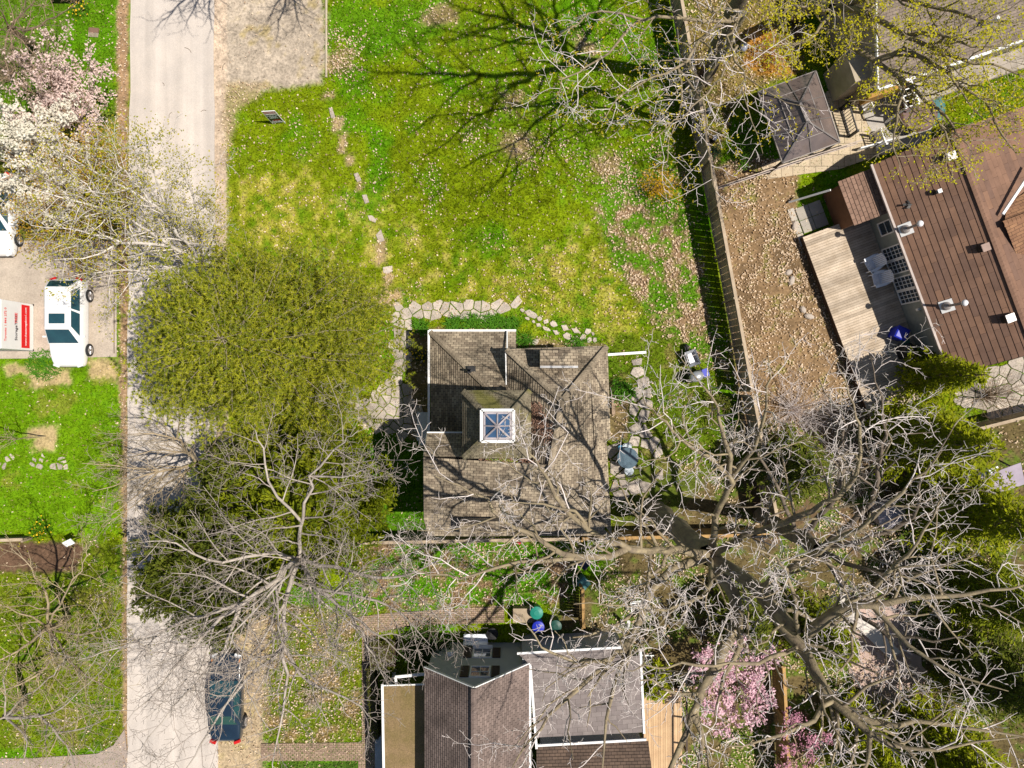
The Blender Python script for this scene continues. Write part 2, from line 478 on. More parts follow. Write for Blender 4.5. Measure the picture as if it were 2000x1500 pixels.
def tintmat(name, amount=0.3, scale=9.0, bump=0.6, rnd=0.0, transl=0.0):
    m = bpy.data.materials.new(name); m.use_nodes = True
    nt = m.node_tree; N = nt.nodes; L = nt.links
    b = N['Principled BSDF']; b.inputs['Roughness'].default_value = 0.9; b.inputs['Specular IOR Level'].default_value = 0.02
    at = N.new('ShaderNodeAttribute'); at.attribute_name = 'tint'
    tc = N.new('ShaderNodeTexCoord')
    no = N.new('ShaderNodeTexNoise'); no.inputs['Scale'].default_value = scale; no.inputs['Detail'].default_value = 6; no.inputs['Roughness'].default_value = .7
    L.new(tc.outputs['Object'], no.inputs['Vector'])
    mr = N.new('ShaderNodeMapRange'); mr.inputs['From Min'].default_value = .3; mr.inputs['From Max'].default_value = .7
    mr.inputs['To Min'].default_value = 1 - amount; mr.inputs['To Max'].default_value = 1 + amount
    L.new(no.outputs['Fac'], mr.inputs['Value'])
    v = N.new('ShaderNodeMix'); v.data_type = 'RGBA'; v.blend_type = 'MULTIPLY'; v.inputs['Factor'].default_value = 1
    L.new(at.outputs['Color'], v.inputs['A']); L.new(mr.outputs[0], v.inputs['B'])
    L.new(v.outputs['Result'], b.inputs['Base Color'])
    if bump:
        bp = N.new('ShaderNodeBump'); bp.inputs['Strength'].default_value = bump; bp.inputs['Distance'].default_value = 0.05
        L.new(no.outputs['Fac'], bp.inputs['Height']); L.new(bp.outputs[0], b.inputs['Normal'])
    if transl:
        tr = N.new('ShaderNodeBsdfTranslucent'); L.new(v.outputs['Result'], tr.inputs['Color'])
        ms = N.new('ShaderNodeMixShader'); ms.inputs[0].default_value = transl
        L.new(b.outputs[0], ms.inputs[1]); L.new(tr.outputs[0], ms.inputs[2])
        L.new(ms.outputs[0], N['Material Output'].inputs['Surface'])
    return m
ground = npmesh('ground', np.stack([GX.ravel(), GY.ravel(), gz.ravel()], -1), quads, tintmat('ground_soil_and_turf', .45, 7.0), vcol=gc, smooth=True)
tag(ground, kind='structure')

# paved surfaces, laid as sheets above the ground
def sheet(name, pts, z, m, t=0.1):
    b = MB(); b.prism(G2(pts), z - t, z); return tag(b.build(name, m), kind='structure')
def sheetuv(name, pts, z, m, ang=0.0):
    b = MB(); g = G2(pts); ca, sa = math.cos(ang), math.sin(ang)
    b.add([(x, y, z) for x, y in g], [tuple(range(len(g)))], .5, [[(x * ca + y * sa, -x * sa + y * ca) for x, y in g]])
    return tag(b.build(name, m), kind='structure')

def roadmat():
    m = mat('worn_pale_asphalt', (.55, .49, .44), (.46, .415, .38), rough=.95, scale=.7, fine=.10, bscale=14, bump=.2)
    nt = m.node_tree; N = nt.nodes; L = nt.links
    b = N['Principled BSDF']; src = b.inputs['Base Color'].links[0].from_socket
    tc = N.new('ShaderNodeTexCoord'); mp = N.new('ShaderNodeMapping')
    mp.inputs['Scale'].default_value = (1.6, 0.05, 1)
    L.new(tc.outputs['Object'], mp.inputs[0])
    n = N.new('ShaderNodeTexNoise'); n.inputs['Scale'].default_value = 1.0; n.inputs['Detail'].default_value = 5
    L.new(mp.outputs[0], n.inputs['Vector'])
    mr = N.new('ShaderNodeMapRange'); mr.inputs['From Min'].default_value = .3; mr.inputs['From Max'].default_value = .7
    mr.inputs['To Min'].default_value = .84; mr.inputs['To Max'].default_value = 1.12
    L.new(n.outputs['Fac'], mr.inputs['Value'])
    v = N.new('ShaderNodeMix'); v.data_type = 'RGBA'; v.blend_type = 'MULTIPLY'; v.inputs['Factor'].default_value = 1
    L.new(src, v.inputs['A']); L.new(mr.outputs[0], v.inputs['B']); L.new(v.outputs['Result'], b.inputs['Base Color'])
    return m
M_road = roadmat()
rs0 = random.Random(4)
edgeL = [(252 + rs0.uniform(-1.2, 1.2) + (3 if y < 220 else 0) - (3 if y > 600 else 0), y) for y in range(-700, 2300, 40)]
edgeR = [(419 + rs0.uniform(-1.2, 1.2) + (y - 200) * 0.006, y) for y in range(-700, 2300, 40)]
sheet('road', edgeL + edgeR[::-1], 0.03, M_road)
M_conc = mat('stained_concrete', (.47, .40, .33), (.34, .285, .235), scale=.9, detail=9, fine=.14, bscale=9, bump=.15)
sheet('driveway', [(-600, 470), (228, 470), (228, 697), (66, 700), (-600, 706)], 0.025, M_conc)
M_conc2 = mat('pinkish_concrete', (.36, .29, .25), (.29, .235, .20), scale=.8, detail=8, fine=.12, bscale=9)
sheet('side_road', [(-600, 1483), (60, 1481), (190, 1472), (222, 1455), (243, 1425), (252, 1500), (252, 2000), (-600, 2000)], 0.022, M_conc2)
b = MB(); b.obox(P(636.5, 152, -.05), P(0, -700, 0) - P(0, 152, 0), Vector((.09, 0, 0)), (0, 0, .10))
tag(b.build('edging_kerb', mat('kerb_concrete', (.52, .45, .33), (.40, .34, .26))), kind='structure')
# driveway joints
b = MB()
M_joint = mat('joint_dirt', (.16, .12, .085))
b.obox(P(222, 500, .022), P(222, 690, 0) - P(222, 500, 0), (.05, 0, 0), (0, 0, .006))
tag(b.build('driveway_joint', M_joint), kind='structure')
M_brick = brickmat('brick_paving', (.40, .29, .21), (.30, .21, .155), (.12, .085, .06), .22, .11, .014, (.65, 1.15), 1.2)
sheetuv('brick_path', [(510, 1452), (707, 1450), (707, 1240), (697, 1205), (760, 1197), (985, 1183), (985, 1216), (800, 1222), (740, 1235), (726, 1260), (740, 1420), (752, 1600), (700, 1600), (700, 1486), (510, 1486)], 0.012, M_brick, 0)

# loose leaves and grass, both too many to count
rs = np.random.RandomState(5)
def scatter(n, dens, mul=4):
    x = rs.uniform(-28.5, 28.5, n * mul); y = rs.uniform(-21.5, 21.5, n * mul)
    c, g, l = ground_fields(x, y)
    px, py = to_px(x, y)
    ok = ~(((px > 250) & (px < 423)) | ((px < 228) & (py > 470) & (py < 700)))
    d = dens(g, l) * ok
    k = rs.rand(n * mul) * d.max() < d
    return x[k][:n], y[k][:n], c[k][:n], g[k][:n]
x, y, c, g = scatter(240000, lambda g, l: g ** 1.5 + 0.0, 2)
n = len(x)
a = rs.uniform(0, 6.283, n); ln = rs.uniform(.05, .13, n); w = rs.uniform(.012, .03, n)
dx, dy = np.cos(a), np.sin(a)
hz = rs.uniform(.02, .085, n); z0 = np.full(n, -.02)
A = np.stack([x - dy * w, y + dx * w, z0], -1); B = np.stack([x + dy * w, y - dx * w, z0], -1); T = np.stack([x + dx * ln, y + dy * ln, hz], -1)
V = np.stack([A, B, T], 1).reshape(-1, 3)
j = rs.uniform(.4, 1.75, n)[:, None] * np.array([1, 1, 1.0]) * np.stack([rs.uniform(.85, 1.25, n), np.ones(n), np.ones(n)], -1)
straw = rs.rand(n) < .06
cc = np.clip(c * j, 0, 1); cc[straw] = np.array(STRAW) * rs.uniform(.7, 1.2, (straw.sum(), 1))
grass = npmesh('grass', V, np.arange(3 * n).reshape(-1, 3), tintmat('grass_blades', .1, 4, 0, transl=.25), vcol=np.repeat(cc, 3, 0))
tag(grass, 'short patchy green and yellow lawn grass around the road and houses', 'grass', kind='stuff')

x, y, c, g = scatter(62000, lambda g, l: l ** 1.35, 7)
n = len(x)
a = rs.uniform(0, 6.283, n); ln = rs.uniform(.028, .068, n); w = ln * rs.uniform(.45, .8, n)
dx, dy = np.cos(a), np.sin(a); t1, t2 = rs.uniform(-.03, .03, n), rs.uniform(-.02, .02, n); zb = rs.uniform(.02, .06, n)
V = np.stack([np.stack([x + dx * ln, y + dy * ln, zb + t1], -1), np.stack([x - dy * w, y + dx * w, zb + t2], -1),
              np.stack([x - dx * ln, y - dy * ln, zb - t1], -1), np.stack([x + dy * w, y - dx * w, zb - t2], -1)], 1).reshape(-1, 3)
lv = npmesh('fallen_leaves', V, np.arange(4 * n).reshape(-1, 4), leafmat('dead_leaf', (.80, .64, .48), (.30, .19, .10), .1), rnd=rs.rand(n))
tag(lv, 'pale brown fallen leaves scattered over the lawn and yards', 'leaves', kind='stuff')
x, y = rs.uniform(-28, 28, 1500), rs.uniform(-21, 21, 1500)
# ---------------------------------------------------------------- roofs laid in real courses
def roof_face(b, pts, course=0.14, lift=0.022, rnd=0.5, rs=random.Random(8)):
    pts = [Vector(p) for p in pts]
    n = Vector((0, 0, 0))
    for i in range(len(pts)):
        a, c = pts[i], pts[(i + 1) % len(pts)]
        n += Vector(((a.y - c.y) * (a.z + c.z), (a.z - c.z) * (a.x + c.x), (a.x - c.x) * (a.y + c.y)))
    if n.z < 0: pts = pts[::-1]; n = -n
    n.normalize()
    h = Vector((0, 0, 1)).cross(n)
    h = Vector((1, 0, 0)) if h.length < 1e-4 else h.normalized()
    s = n.cross(h).normalized()
    vv = [p.dot(s) for p in pts]
    v0, v1 = min(vv), max(vv)
    uo = rs.uniform(0, 5)
    k = 0; v = v0
    def clip(poly, val, keep_above):
        out = []
        for i in range(len(poly)):
            a, c = poly[i], poly[(i + 1) % len(poly)]
            da, dc = a.dot(s) - val, c.dot(s) - val
            if not keep_above: da, dc = -da, -dc
            if da >= 0: out.append(a)
            if (da > 0 and dc < 0) or (da < 0 and dc > 0):
                out.append(a + (c - a) * (da / (da - dc)))
        return out
    while v < v1 - 1e-4:
        w = min(v + course, v1)
        st = clip(clip(pts, v, True), w, False)
        if len(st) >= 3:
            top = [p + n * (lift * (1 - (p.dot(s) - v) / course) + 0.002) for p in st]
            uvs = [[(p.dot(h) + uo, p.dot(s) - v0) for p in st]]
            b.add(top, [tuple(range(len(top)))], rs.uniform(.3, .7), uvs)
            for i in range(len(st)):
                j = (i + 1) % len(st)
                if abs(st[i].dot(s) - v) < 1e-3 and abs(st[j].dot(s) - v) < 1e-3 and (st[i] - st[j]).length > .01:
                    b.add([top[i], top[j], st[j] - n * .004, st[i] - n * .004], [(0, 1, 2, 3)], .2,
                          [[(st[i].dot(h) + uo, st[i].dot(s) - v0 + .05)] * 4])
        v = w
def ridge_caps(b, a, c, w=.26, step=.2):
    a, c = Vector(a), Vector(c); L = (c - a).length; d = (c - a) / L
    s = d.cross(Vector((0, 0, 1))).normalized() * (w / 2)
    k = max(1, int(L / step))
    for i in range(k):
        p, q = a + d * (L * i / k), a + d * (L * (i + 1) / k + .03)
        up = Vector((0, 0, .055)); up2 = Vector((0, 0, .035)); dn = Vector((0, 0, .0))
        b.add([p - s + dn, p + up, p + s + dn, q - s + dn, q + up2, q + s + dn],
              [(0, 1, 4, 3), (1, 2, 5, 4), (0, 2, 1)], .5, [[(p.x, .03), (p.y, .03), (q.x, .1), (q.y, .1)]] * 2 + [[(0, 0)] * 3])

M_sh1 = brickmat('grey_tan_shingle', (.40, .33, .24), (.19, .15, .11), (.06, .047, .037), .27, .14, .012, (.45, 1.3), .8)
M_sh1m = brickmat('mossy_shingle', (.31, .265, .185), (.19, .16, .11), (.07, .055, .04), .27, .14, .012, (.5, 1.2), .8, moss=(.17, .16, .035))
M_shbrown = brickmat('brown_shingle', (.235, .135, .09), (.165, .10, .075), (.06, .032, .025), .9, .29, .006, (.75, 1.15), 1.1)
M_shorange = M_shbrown
M_shgrey = brickmat('weathered_shingle', (.27, .215, .175), (.205, .165, .135), (.09, .07, .06), .32, .15, .010, (.65, 1.15), 1.1)
M_sh4 = brickmat('plum_grey_shingle', (.23, .175, .155), (.155, .118, .105), (.06, .045, .04), .28, .15, .012, (.6, 1.2), .9)
M_white = mat('white_paint', (.80, .80, .80), (.72, .72, .72), rough=.5, scale=3)
M_wall1 = mat('grey_stucco', (.35, .33, .29), rough=.9, fine=.1)
M_wall2 = mat('sage_siding', (.30, .33, .30), rough=.8)
M_wall3 = mat('beige_siding', (.46, .39, .29), rough=.8)
M_wall4 = mat('pale_grey_stucco', (.46, .48, .50), (.40, .42, .45), rough=.85, fine=.05)
M_glass = mat('dark_window_glass', (.03, .05, .07), rough=.05, spec=.8)
M_brownwood = mat('dark_brown_paint', (.065, .042, .03), rough=.6)
M_metal = mat('dull_metal', (.42, .42, .43), rough=.4, metal=.7)
M_black = mat('black_metal', (.02, .02, .022), rough=.5)

# ---------------------------------------------------------------- house in the middle
house = thing('cottage', 'grey shingled cottage in the middle with a square skylit cupola on its roof', 'house', P(1000, 850, 0))
w = MB()
def at(px, py, z, zref):  # plan position of an eave pixel brought down to another height
    p = P(px, py, zref); return (p.x, p.y)
w.prism([at(852, 660, 0, 2.6), at(1000, 660, 0, 2.6), at(1000, 850, 0, 2.6), at(852, 846, 0, 2.6)], -.1, 2.55)
w.prism([at(1000, 692, 0, 4.6), at(1176, 690, 0, 4.5), at(1182, 1036, 0, 4.6), at(842, 1036, 0, 4.6), at(842, 900, 0, 4.6), at(1000, 893, 0, 4.6)], -.1, 4.5)
w.prism([at(842, 855, 0, 5.2), at(1005, 855, 0, 5.2), at(1005, 905, 0, 5.2), at(842, 905, 0, 5.2)], -.1, 5.1)
w.add([P(833, 850, 5.15), P(831, 893, 6.25), P(840, 1040, 4.55), P(842, 1036, 4.4), P(842, 855, 4.4)], [(0, 1, 2, 3, 4)])
w.build('wall', M_wall1, house)
r = MB()
roof_face(r, [P(840, 648, 2.6), P(1008, 648, 2.6), P(1008, 765, 4.85), P(960, 765, 4.85)])
roof_face(r, [P(840, 648, 2.6), P(960, 765, 4.85), P(960, 850, 4.85), P(843, 850, 2.6)])
ridge_caps(r, P(840, 648, 2.64), P(960, 765, 4.89))
wr = r.build('roof', M_sh1, house)
r = MB()
roof_face(r, [P(989, 682, 4.6), P(1186, 676, 4.25), P(1152, 717, 5.1), P(1022, 716, 5.1)])
roof_face(r, [P(1022, 716, 5.1), P(1152, 717, 5.1), P(1098, 783, 6.6)])
roof_face(r, [P(1186, 676, 4.25), P(1192, 858, 4.25), P(1160, 858, 5.1), P(1152, 717, 5.1)])
roof_face(r, [P(1152, 717, 5.1), P(1165, 1000, 5.1), P(1075, 915, 6.6), P(1098, 783, 6.6)])
roof_face(r, [P(1160, 858, 5.1), P(1184, 858, 4.5), P(1194, 1046, 4.6), P(1165, 1000, 5.1)])
roof_face(r, [P(989, 682, 4.6), P(1098, 783, 6.6), P(1075, 915, 6.6), P(989, 893, 4.6)])
roof_face(r, [P(835, 846, 5.1), P(990, 846, 5.1), P(990, 893, 6.3), P(827, 893, 6.3)])
roof_face(r, [P(827, 893, 6.3), P(1068, 907, 6.5), P(1155, 1012, 5.0), P(828, 1015, 5.0)])
roof_face(r, [P(828, 1015, 5.0), P(1155, 1012, 5.0), P(1194, 1046, 4.6), P(837, 1046, 4.6)])
ridge_caps(r, P(989, 682, 4.65), P(1098, 783, 6.64))
ridge_caps(r, P(1186, 676, 4.3), P(1098, 783, 6.64))
ridge_caps(r, P(1098, 783, 6.62), P(1075, 915, 6.62))
ridge_caps(r, P(1071, 911, 6.6), P(1180, 1030, 4.75))
mr_ = r.build('roof', M_sh1, house)
# edges of the roofs: fascia under the eaves so that the plates read as thick
e = MB()
for a, c in (((989, 682, 4.57), (1186, 676, 4.22)), ((1186, 676, 4.22), (1192, 858, 4.22)), ((837, 1046, 4.57), (1194, 1046, 4.57)), ((827, 893, 6.26), (828, 1015, 4.96)), ((828, 1015, 4.96), (837, 1046, 4.56)), ((827, 893, 6.26), (834, 846, 5.06)), ((1184, 858, 4.46), (1194, 1046, 4.56))):
    e.bar(P(*a) - Vector((0, 0, .08)), P(*c) - Vector((0, 0, .08)), .03, .16)
e.build('fascia', M_wall1, house)
g = MB()
def gutter(b, a, c, wd=.11, out=Vector((0, 0, 0))):
    b.bar(P(*a) + out, P(*c) + out, wd, .09)
gutter(g, (837.5, 645, 2.58), (837.5, 846, 2.58)); gutter(g, (838, 645.5, 2.583), (1008, 645.5, 2.583))
gutter(g, (990.5, 647, 2.72), (990.5, 682, 3.6), .07); gutter(g, (987.5, 683, 4.58), (989, 758, 4.58), .06)
gutter(g, (834, 844.5, 5.08), (906, 844.5, 5.08), .07)
g.build('gutter', M_white, house, bevel=.01)
# shed dormers
for quad, zb in (([(1055, 684, 5.75), (1129, 684, 5.75), (1129, 716, 6.0), (1055, 716, 6.0)], 4.4), ([(898, 1018, 5.9), (975, 1018, 5.9), (976, 1047, 5.55), (898, 1047, 5.55)], 4.5)):
    d = MB(); q = [P(*a) for a in quad]
    d.add(q + [Vector((p.x, p.y, zb)) for p in q], [(0, 4, 5, 1), (1, 5, 6, 2), (2, 6, 7, 3), (3, 7, 4, 0)])
    dm = d.build('dormer', M_wall1, house)
    d = MB(); roof_face(d, [p + Vector((0, 0, .03)) for p in q]); d.build('roof', M_sh1, dm).location = (0, 0, 0)
f_ = MB(); f_.bar(P(1055, 716.5, 6.03), P(1129, 716.5, 6.03), .1, .04); f_.build('flashing', M_metal, house)
# cupola and its skylight
cw = MB(); q = [P(911, 770, 6.8), P(1028, 770, 6.8), P(1029, 886, 6.8), P(911, 888, 6.8)]
cw.prism([(p.x, p.y) for p in q], 4.6, 6.75)
cup = cw.build('cupola', M_wall1, house)
r = MB(); E = [P(904, 763, 6.8), P(1036, 763, 6.8), P(1037, 894, 6.8), P(904, 895, 6.8)]; T = [P(940, 800, 8.0), P(1004, 800, 8.0), P(1004, 862, 8.0), P(940, 862, 8.0)]
for i in range(4):
    j = (i + 1) % 4
    roof_face(r, [E[i], E[j], T[j], T[i]])
    ridge_caps(r, E[i] + Vector((0, 0, .03)), T[i] + Vector((0, 0, .03)))
    r.bar(E[i] - Vector((0, 0, .05)), E[j] - Vector((0, 0, .05)), .03, .1)
r.build('cupola_roof', M_sh1m, cup)
sk = MB(); c8 = sum(T, Vector()) / 4
top = [c8 + (p - c8) * .98 + Vector((0, 0, .10)) for p in T]
for i in range(4):
    sk.bar(top[i], top[(i + 1) % 4], .12, .22)
    inn = [c8 + (p - c8) * .80 + Vector((0, 0, .2)) for p in T]
sky_o = sk.build('skylight', M_white, house)
apex = c8 + Vector((0, 0, .55))
gl = MB()
for i in range(4): gl.add([inn[i], inn[(i + 1) % 4], apex], [(0, 1, 2)])
gl.build('pane', mat('skylight_glass', (.05, .11, .22), rough=.04, spec=1.0, coat=.5), sky_o)
bars = MB()
for i in range(4):
    bars.bar(inn[i], inn[(i + 1) % 4], .09, .06)
    bars.bar(inn[i] + Vector((0, 0, .02)), apex + Vector((0, 0, .02)), .07, .05)
    bars.bar((inn[i] + inn[(i + 1) % 4]) / 2 + Vector((0, 0, .02)), apex + Vector((0, 0, .03)), .06, .05)
bars.build('glazing_bar', mat('weathered_frame', (.40, .36, .38), rough=.5), sky_o)
# roof stack, porch step
s = MB(); s.cyl(P(921, 724, 4.1), P(921, 724, 4.75), .06); s.box(P(921, 722, 4.2), (.4, .35, .05)); s.build('vent_stack', M_black, house)
s = MB()
for k in range(5): s.box(P(826.5, 833, .62) + Vector((-.24 + k * .115, 0, 0)), (.105, 1.52, .04), rnd=.5 + .1 * (k % 2))
s.box(P(826.5, 833, .3), (.56, 1.5, .6)); s.box(P(822, 859, .25) + Vector((.12, -.12, 0)), (.42, .3, .5))
s.build('porch_step', M_white, house)
# litter and moss lying in the roof valleys beside the cupola
rs_ = np.random.RandomState(3)
def litter_patch(poly, zf, n, name, m, parent, seed=1):
    rr = np.random.RandomState(seed)
    xs = [p[0] for p in poly]; ys = [p[1] for p in poly]
    a = rr.uniform(min(xs), max(xs), n * 4); b_ = rr.uniform(min(ys), max(ys), n * 4)
    k = inpoly(a + rr.normal(0, 4, n * 4), b_ + rr.normal(0, 4, n * 4), poly); a, b_ = a[k][:n], b_[k][:n]
    V = []; n = len(a)
    for px, py in zip(a, b_):
        c = P(px, py, zf(px, py) + rr.uniform(.02, .07)); t = rr.uniform(0, 6.28); l = rr.uniform(.03, .07)
        d = Vector((math.cos(t), math.sin(t), rr.uniform(-.4, .4))) * l; e2 = Vector((-d.y, d.x, rr.uniform(-.02, .02))) * .5
        V += [c + d, c + e2, c - d, c - e2]
    return npmesh(name, np.array([tuple(v) for v in V]), np.arange(4 * n).reshape(-1, 4), m, parent, rnd=rr.rand(n))
M_litter = leafmat('roof_litter', (.35, .22, .16), (.13, .07, .05), .1)
M_moss = leafmat('roof_moss', (.20, .24, .02), (.09, .15, .01), .2)
wz = lambda px, py: 4.6 + max(0, min(1, (px - 989) / 95)) * 2.0
def sz(px, py): return 6.35 - max(0, (py - 895)) / 120 * 1.3
litter_patch([(1036, 785), (1052, 790), (1082, 850), (1080, 885), (1040, 885)], wz, 900, 'roof_litter', M_litter, house, 2)
litter_patch([(930, 895), (1030, 895), (1068, 920), (1060, 945), (1000, 930), (940, 905)], sz, 900, 'roof_litter', M_litter, house, 3)
litter_patch([(950, 896), (1000, 896), (1056, 930), (1040, 940), (990, 915)], sz, 900, 'roof_moss', M_moss, house, 4)

# ---------------------------------------------------------------- brown-roofed house with a deck, on the right
A2 = P(1705, 322, 2.9); U2 = Vector((.349, -.937, 0)); V2 = Vector((.937, .349, 0)); A2 = Vector((A2.x, A2.y, 0))
def h2(u, v, z): return A2 + U2 * u + V2 * v + Vector((0, 0, z))
house2 = thing('bungalow', 'long brown roofed bungalow beside a wooden deck', 'house', h2(5.6, 2.9, 0))
w = MB(); w.prism([h2(.3, .18, 0).xy, h2(11, .18, 0).xy, h2(11, 7, 0).xy, h2(.3, 7, 0).xy], -.1, 2.88); w.build('wall', M_wall2, house2)
r = MB()
roof_face(r, [h2(0, 0, 2.9), h2(11.24, 0, 2.9), h2(11.24, 2.98, 4.85), h2(0, 2.98, 4.85)], .29, .02)
roof_face(r, [h2(0, 2.98, 4.85), h2(11.24, 2.98, 4.85), h2(11.24, 8.4, 3.6), h2(0, 8.4, 3.6)], .29, .012)
for a, c in ((h2(0, 0, 2.84), h2(0, 2.98, 4.79)), (h2(11.24, 0, 2.84), h2(11.24, 2.98, 4.79))): r.bar(a, c, .04, .12)
ridge_caps(r, h2(0, 2.98, 4.87), h2(11.24, 2.98, 4.87), .3)
r.build('roof', M_shbrown, house2)
r = MB()
roof_face(r, [h2(5.0, 3.6, 5.0), h2(5.0, 9, 5.0), h2(8.0, 9, 3.6), h2(6.6, 3.9, 4.62)], .29, .02)
roof_face(r, [h2(5.0, 3.6, 5.0), h2(5.0, 9, 5.0), h2(3.2, 9, 4.0), h2(4.2, 4.4, 4.5)], .29, .02)
ridge_caps(r, h2(5.0, 3.55, 5.03), h2(5.0, 8.5, 5.03), .3)
r.build('cross_gable', brickmat('orange_brown_shingle', (.30, .165, .09), (.22, .115, .07), (.08, .045, .03), .4, .16, .01, (.7, 1.15), 1), house2)
g = MB(); g.bar(h2(4.55, 3.72, 4.95), h2(2.9, 6.2, 4.7), .12, .1); g.build('fascia', M_white, house2)
g = MB(); g.bar(h2(-.05, -.06, 2.87), h2(11.3, -.06, 2.87), .12, .1); g.build('gutter', mat('pale_brown_gutter', (.50, .43, .40)), house2)
def window(parent, o, ax, up, wd, ht, out, nx, ny, fm=M_white, name='window', gm=M_glass, fw=.07):
    """frame with panes on a wall: o lower left corner, ax along the wall, out away from it"""
    o, ax, up, out = Vector(o), Vector(ax), Vector(up), Vector(out)
    f = MB(); t = out * .06
    f.obox(o - ax * fw - up * fw, ax * (wd + 2 * fw), up * fw, t); f.obox(o - ax * fw + up * ht, ax * (wd + 2 * fw), up * fw, t)
    f.obox(o - ax * fw, ax * fw, up * ht, t); f.obox(o + ax * wd, ax * fw, up * ht, t)
    for i in range(1, nx): f.obox(o + ax * (wd * i / nx - .014), ax * .028, up * ht, out * .045)
    for i in range(1, ny): f.obox(o + up * (ht * i / ny - .014), ax * wd, up * .028, out * .04)
    fo = f.build(name, fm, parent)
    gq = MB(); gq.obox(o, ax * wd, up * ht, out * .015)
    gq.build('pane', gm, fo)
    return fo
UP = Vector((0, 0, 1))
window(house2, h2(2.85, .18, 1.2), U2, UP, .6, 1.1, -V2, 1, 2)
for u in (4.2, 4.95, 5.85, 6.6):
    window(house2, h2(u, .18, .72), U2, UP, .6, 1.75, -V2, 3, 5, name='french_door')
b_ = MB()
b_.obox(h2(7.6, .18, 1.9) - V2 * .14, V2 * .14, U2 * .12, UP * .2); b_.build('wall_lamp', M_white, house2)
# vents and tall stacks on its roof
def slope2(v): return 2.9 + v / 2.98 * 1.95
def roof_pos(px, py, zf):
    z = 4
    for _ in range(12):
        p = P(px, py, z); d = p - A2; v = d.x * V2.x + d.y * V2.y; z = zf(v)
    return P(px, py, z)
def box_vent(px, py, s, m, label):
    p = roof_pos(px, py, slope2)
    t = thing('roof_vent', label, 'roof vent', p, math.atan2(V2.y, V2.x), 'square vents on the brown roof')
    v = MB(); v.box((0, 0, .12), (s * .8, s * .75, .3)); v.build('base', M_black, t, local=True)
    v = MB(); v.box((.06, 0, .31), (s, s * .9, .06)); v.build('cap', m, t, local=True, bevel=.02)
M_capb = mat('brown_cap', (.36, .26, .22)); M_capg = mat('silver_cap', (.55, .52, .50), rough=.4, metal=.3)
box_vent(1849, 309, .46, M_capg, 'pale square roof vent near the upper end of the brown roof')
box_vent(1826, 377, .22, M_white, 'smallest white square vent on the brown roof')
box_vent(1915, 486, .42, M_capb, 'brown capped square vent near the brown roof ridge')
box_vent(1963, 623, .46, M_capg, 'pale square roof vent near the lower end of the brown roof')
def stack(px, py, L, label, sc):
    p = roof_pos(px, py, slope2)
    t = thing('vent_pipe', label, 'vent pipe', p, math.atan2(V2.y, V2.x), 'round capped pipes on the brown roof')
    v = MB(); v.obox((-.25, -.3, -.14), (.5, 0, .33), (0, .6, 0), (0, 0, .03)); v.build('flashing', M_white, t, local=True)
    v = MB(); v.lathe((0, 0, 0), [(.22, -.05), (.2, .12), (.12, .22), (.065, .26), (.06, L)], 16); v.build('pipe', mat('grey_pipe', (.30, .27, .26), rough=.5), t, local=True, smooth=False)
    v = MB(); v.lathe((0, 0, L), [(.05, -.05), (.145, 0), (.16, .06), (.11, .15), (.03, .18)], 18); v.build('cap', mat('white_cap', (.85, .84, .88), rough=.4), t, local=True, smooth=True)
stack(1768, 448, 1.25, 'upper tall grey vent pipe with round white cap, above the deck chairs', 1)
stack(1848, 598, 1.4, 'lower tall grey vent pipe with round white cap, above the blue bin', 1)
v = MB(); p = roof_pos(1775, 400, slope2)
t = thing('bird', 'small dark bird spread flat on the brown roof slope', 'bird', p)
v.lathe((0, 0, .04), [(.01, -.03), (.05, -.02), (.07, .02), (.05, .05), (.01, .06)], 12, sx=2.4, sy=.8)
v.sphere((.19, .02, .07), .045, 10, 6)
v.add([(-.05, .03, .07), (.08, .03, .07), (.05, .24, .05), (-.12, .2, .04)], [(0, 1, 2, 3)]); v.add([(-.05, -.03, .07), (.08, -.03, .07), (.02, -.2, .05), (-.14, -.18, .04)], [(0, 1, 2, 3)])
v.add([(-.12, .04, .06), (-.12, -.04, .06), (-.3, -.06, .04), (-.3, .06, .04)], [(0, 1, 2, 3)])
v.build('body', M_black, t, local=True)
# deck
M_deck = mat('weathered_deck_boards', (.52, .43, .34), (.36, .285, .21), rough=.9, scale=1.6, rnd=.22, fine=.16, bscale=12)
deck = thing('deck', 'weathered grey wooden deck along the brown roofed house', 'deck', h2(7, -1.7, 0))
d = MB(); rr = random.Random(2); u = 2.05
while u < 12.2:
    d.obox(h2(u, -3.48, .5), U2 * .125, V2 * 3.64, UP * .04, rr.random()); u += .137
d.build('boards', M_deck, deck)
d = MB(); d.obox(h2(2.05, -3.46, .1), U2 * 10.1, V2 * .05, UP * .36); d.obox(h2(2.05, -3.4, .1), U2 * .05, V2 * 3.4, UP * .38); d.obox(h2(2.2, -3.3, .12), U2 * 9.9, V2 * 3.4, UP * .3); d.build('skirt', M_brownwood, deck)
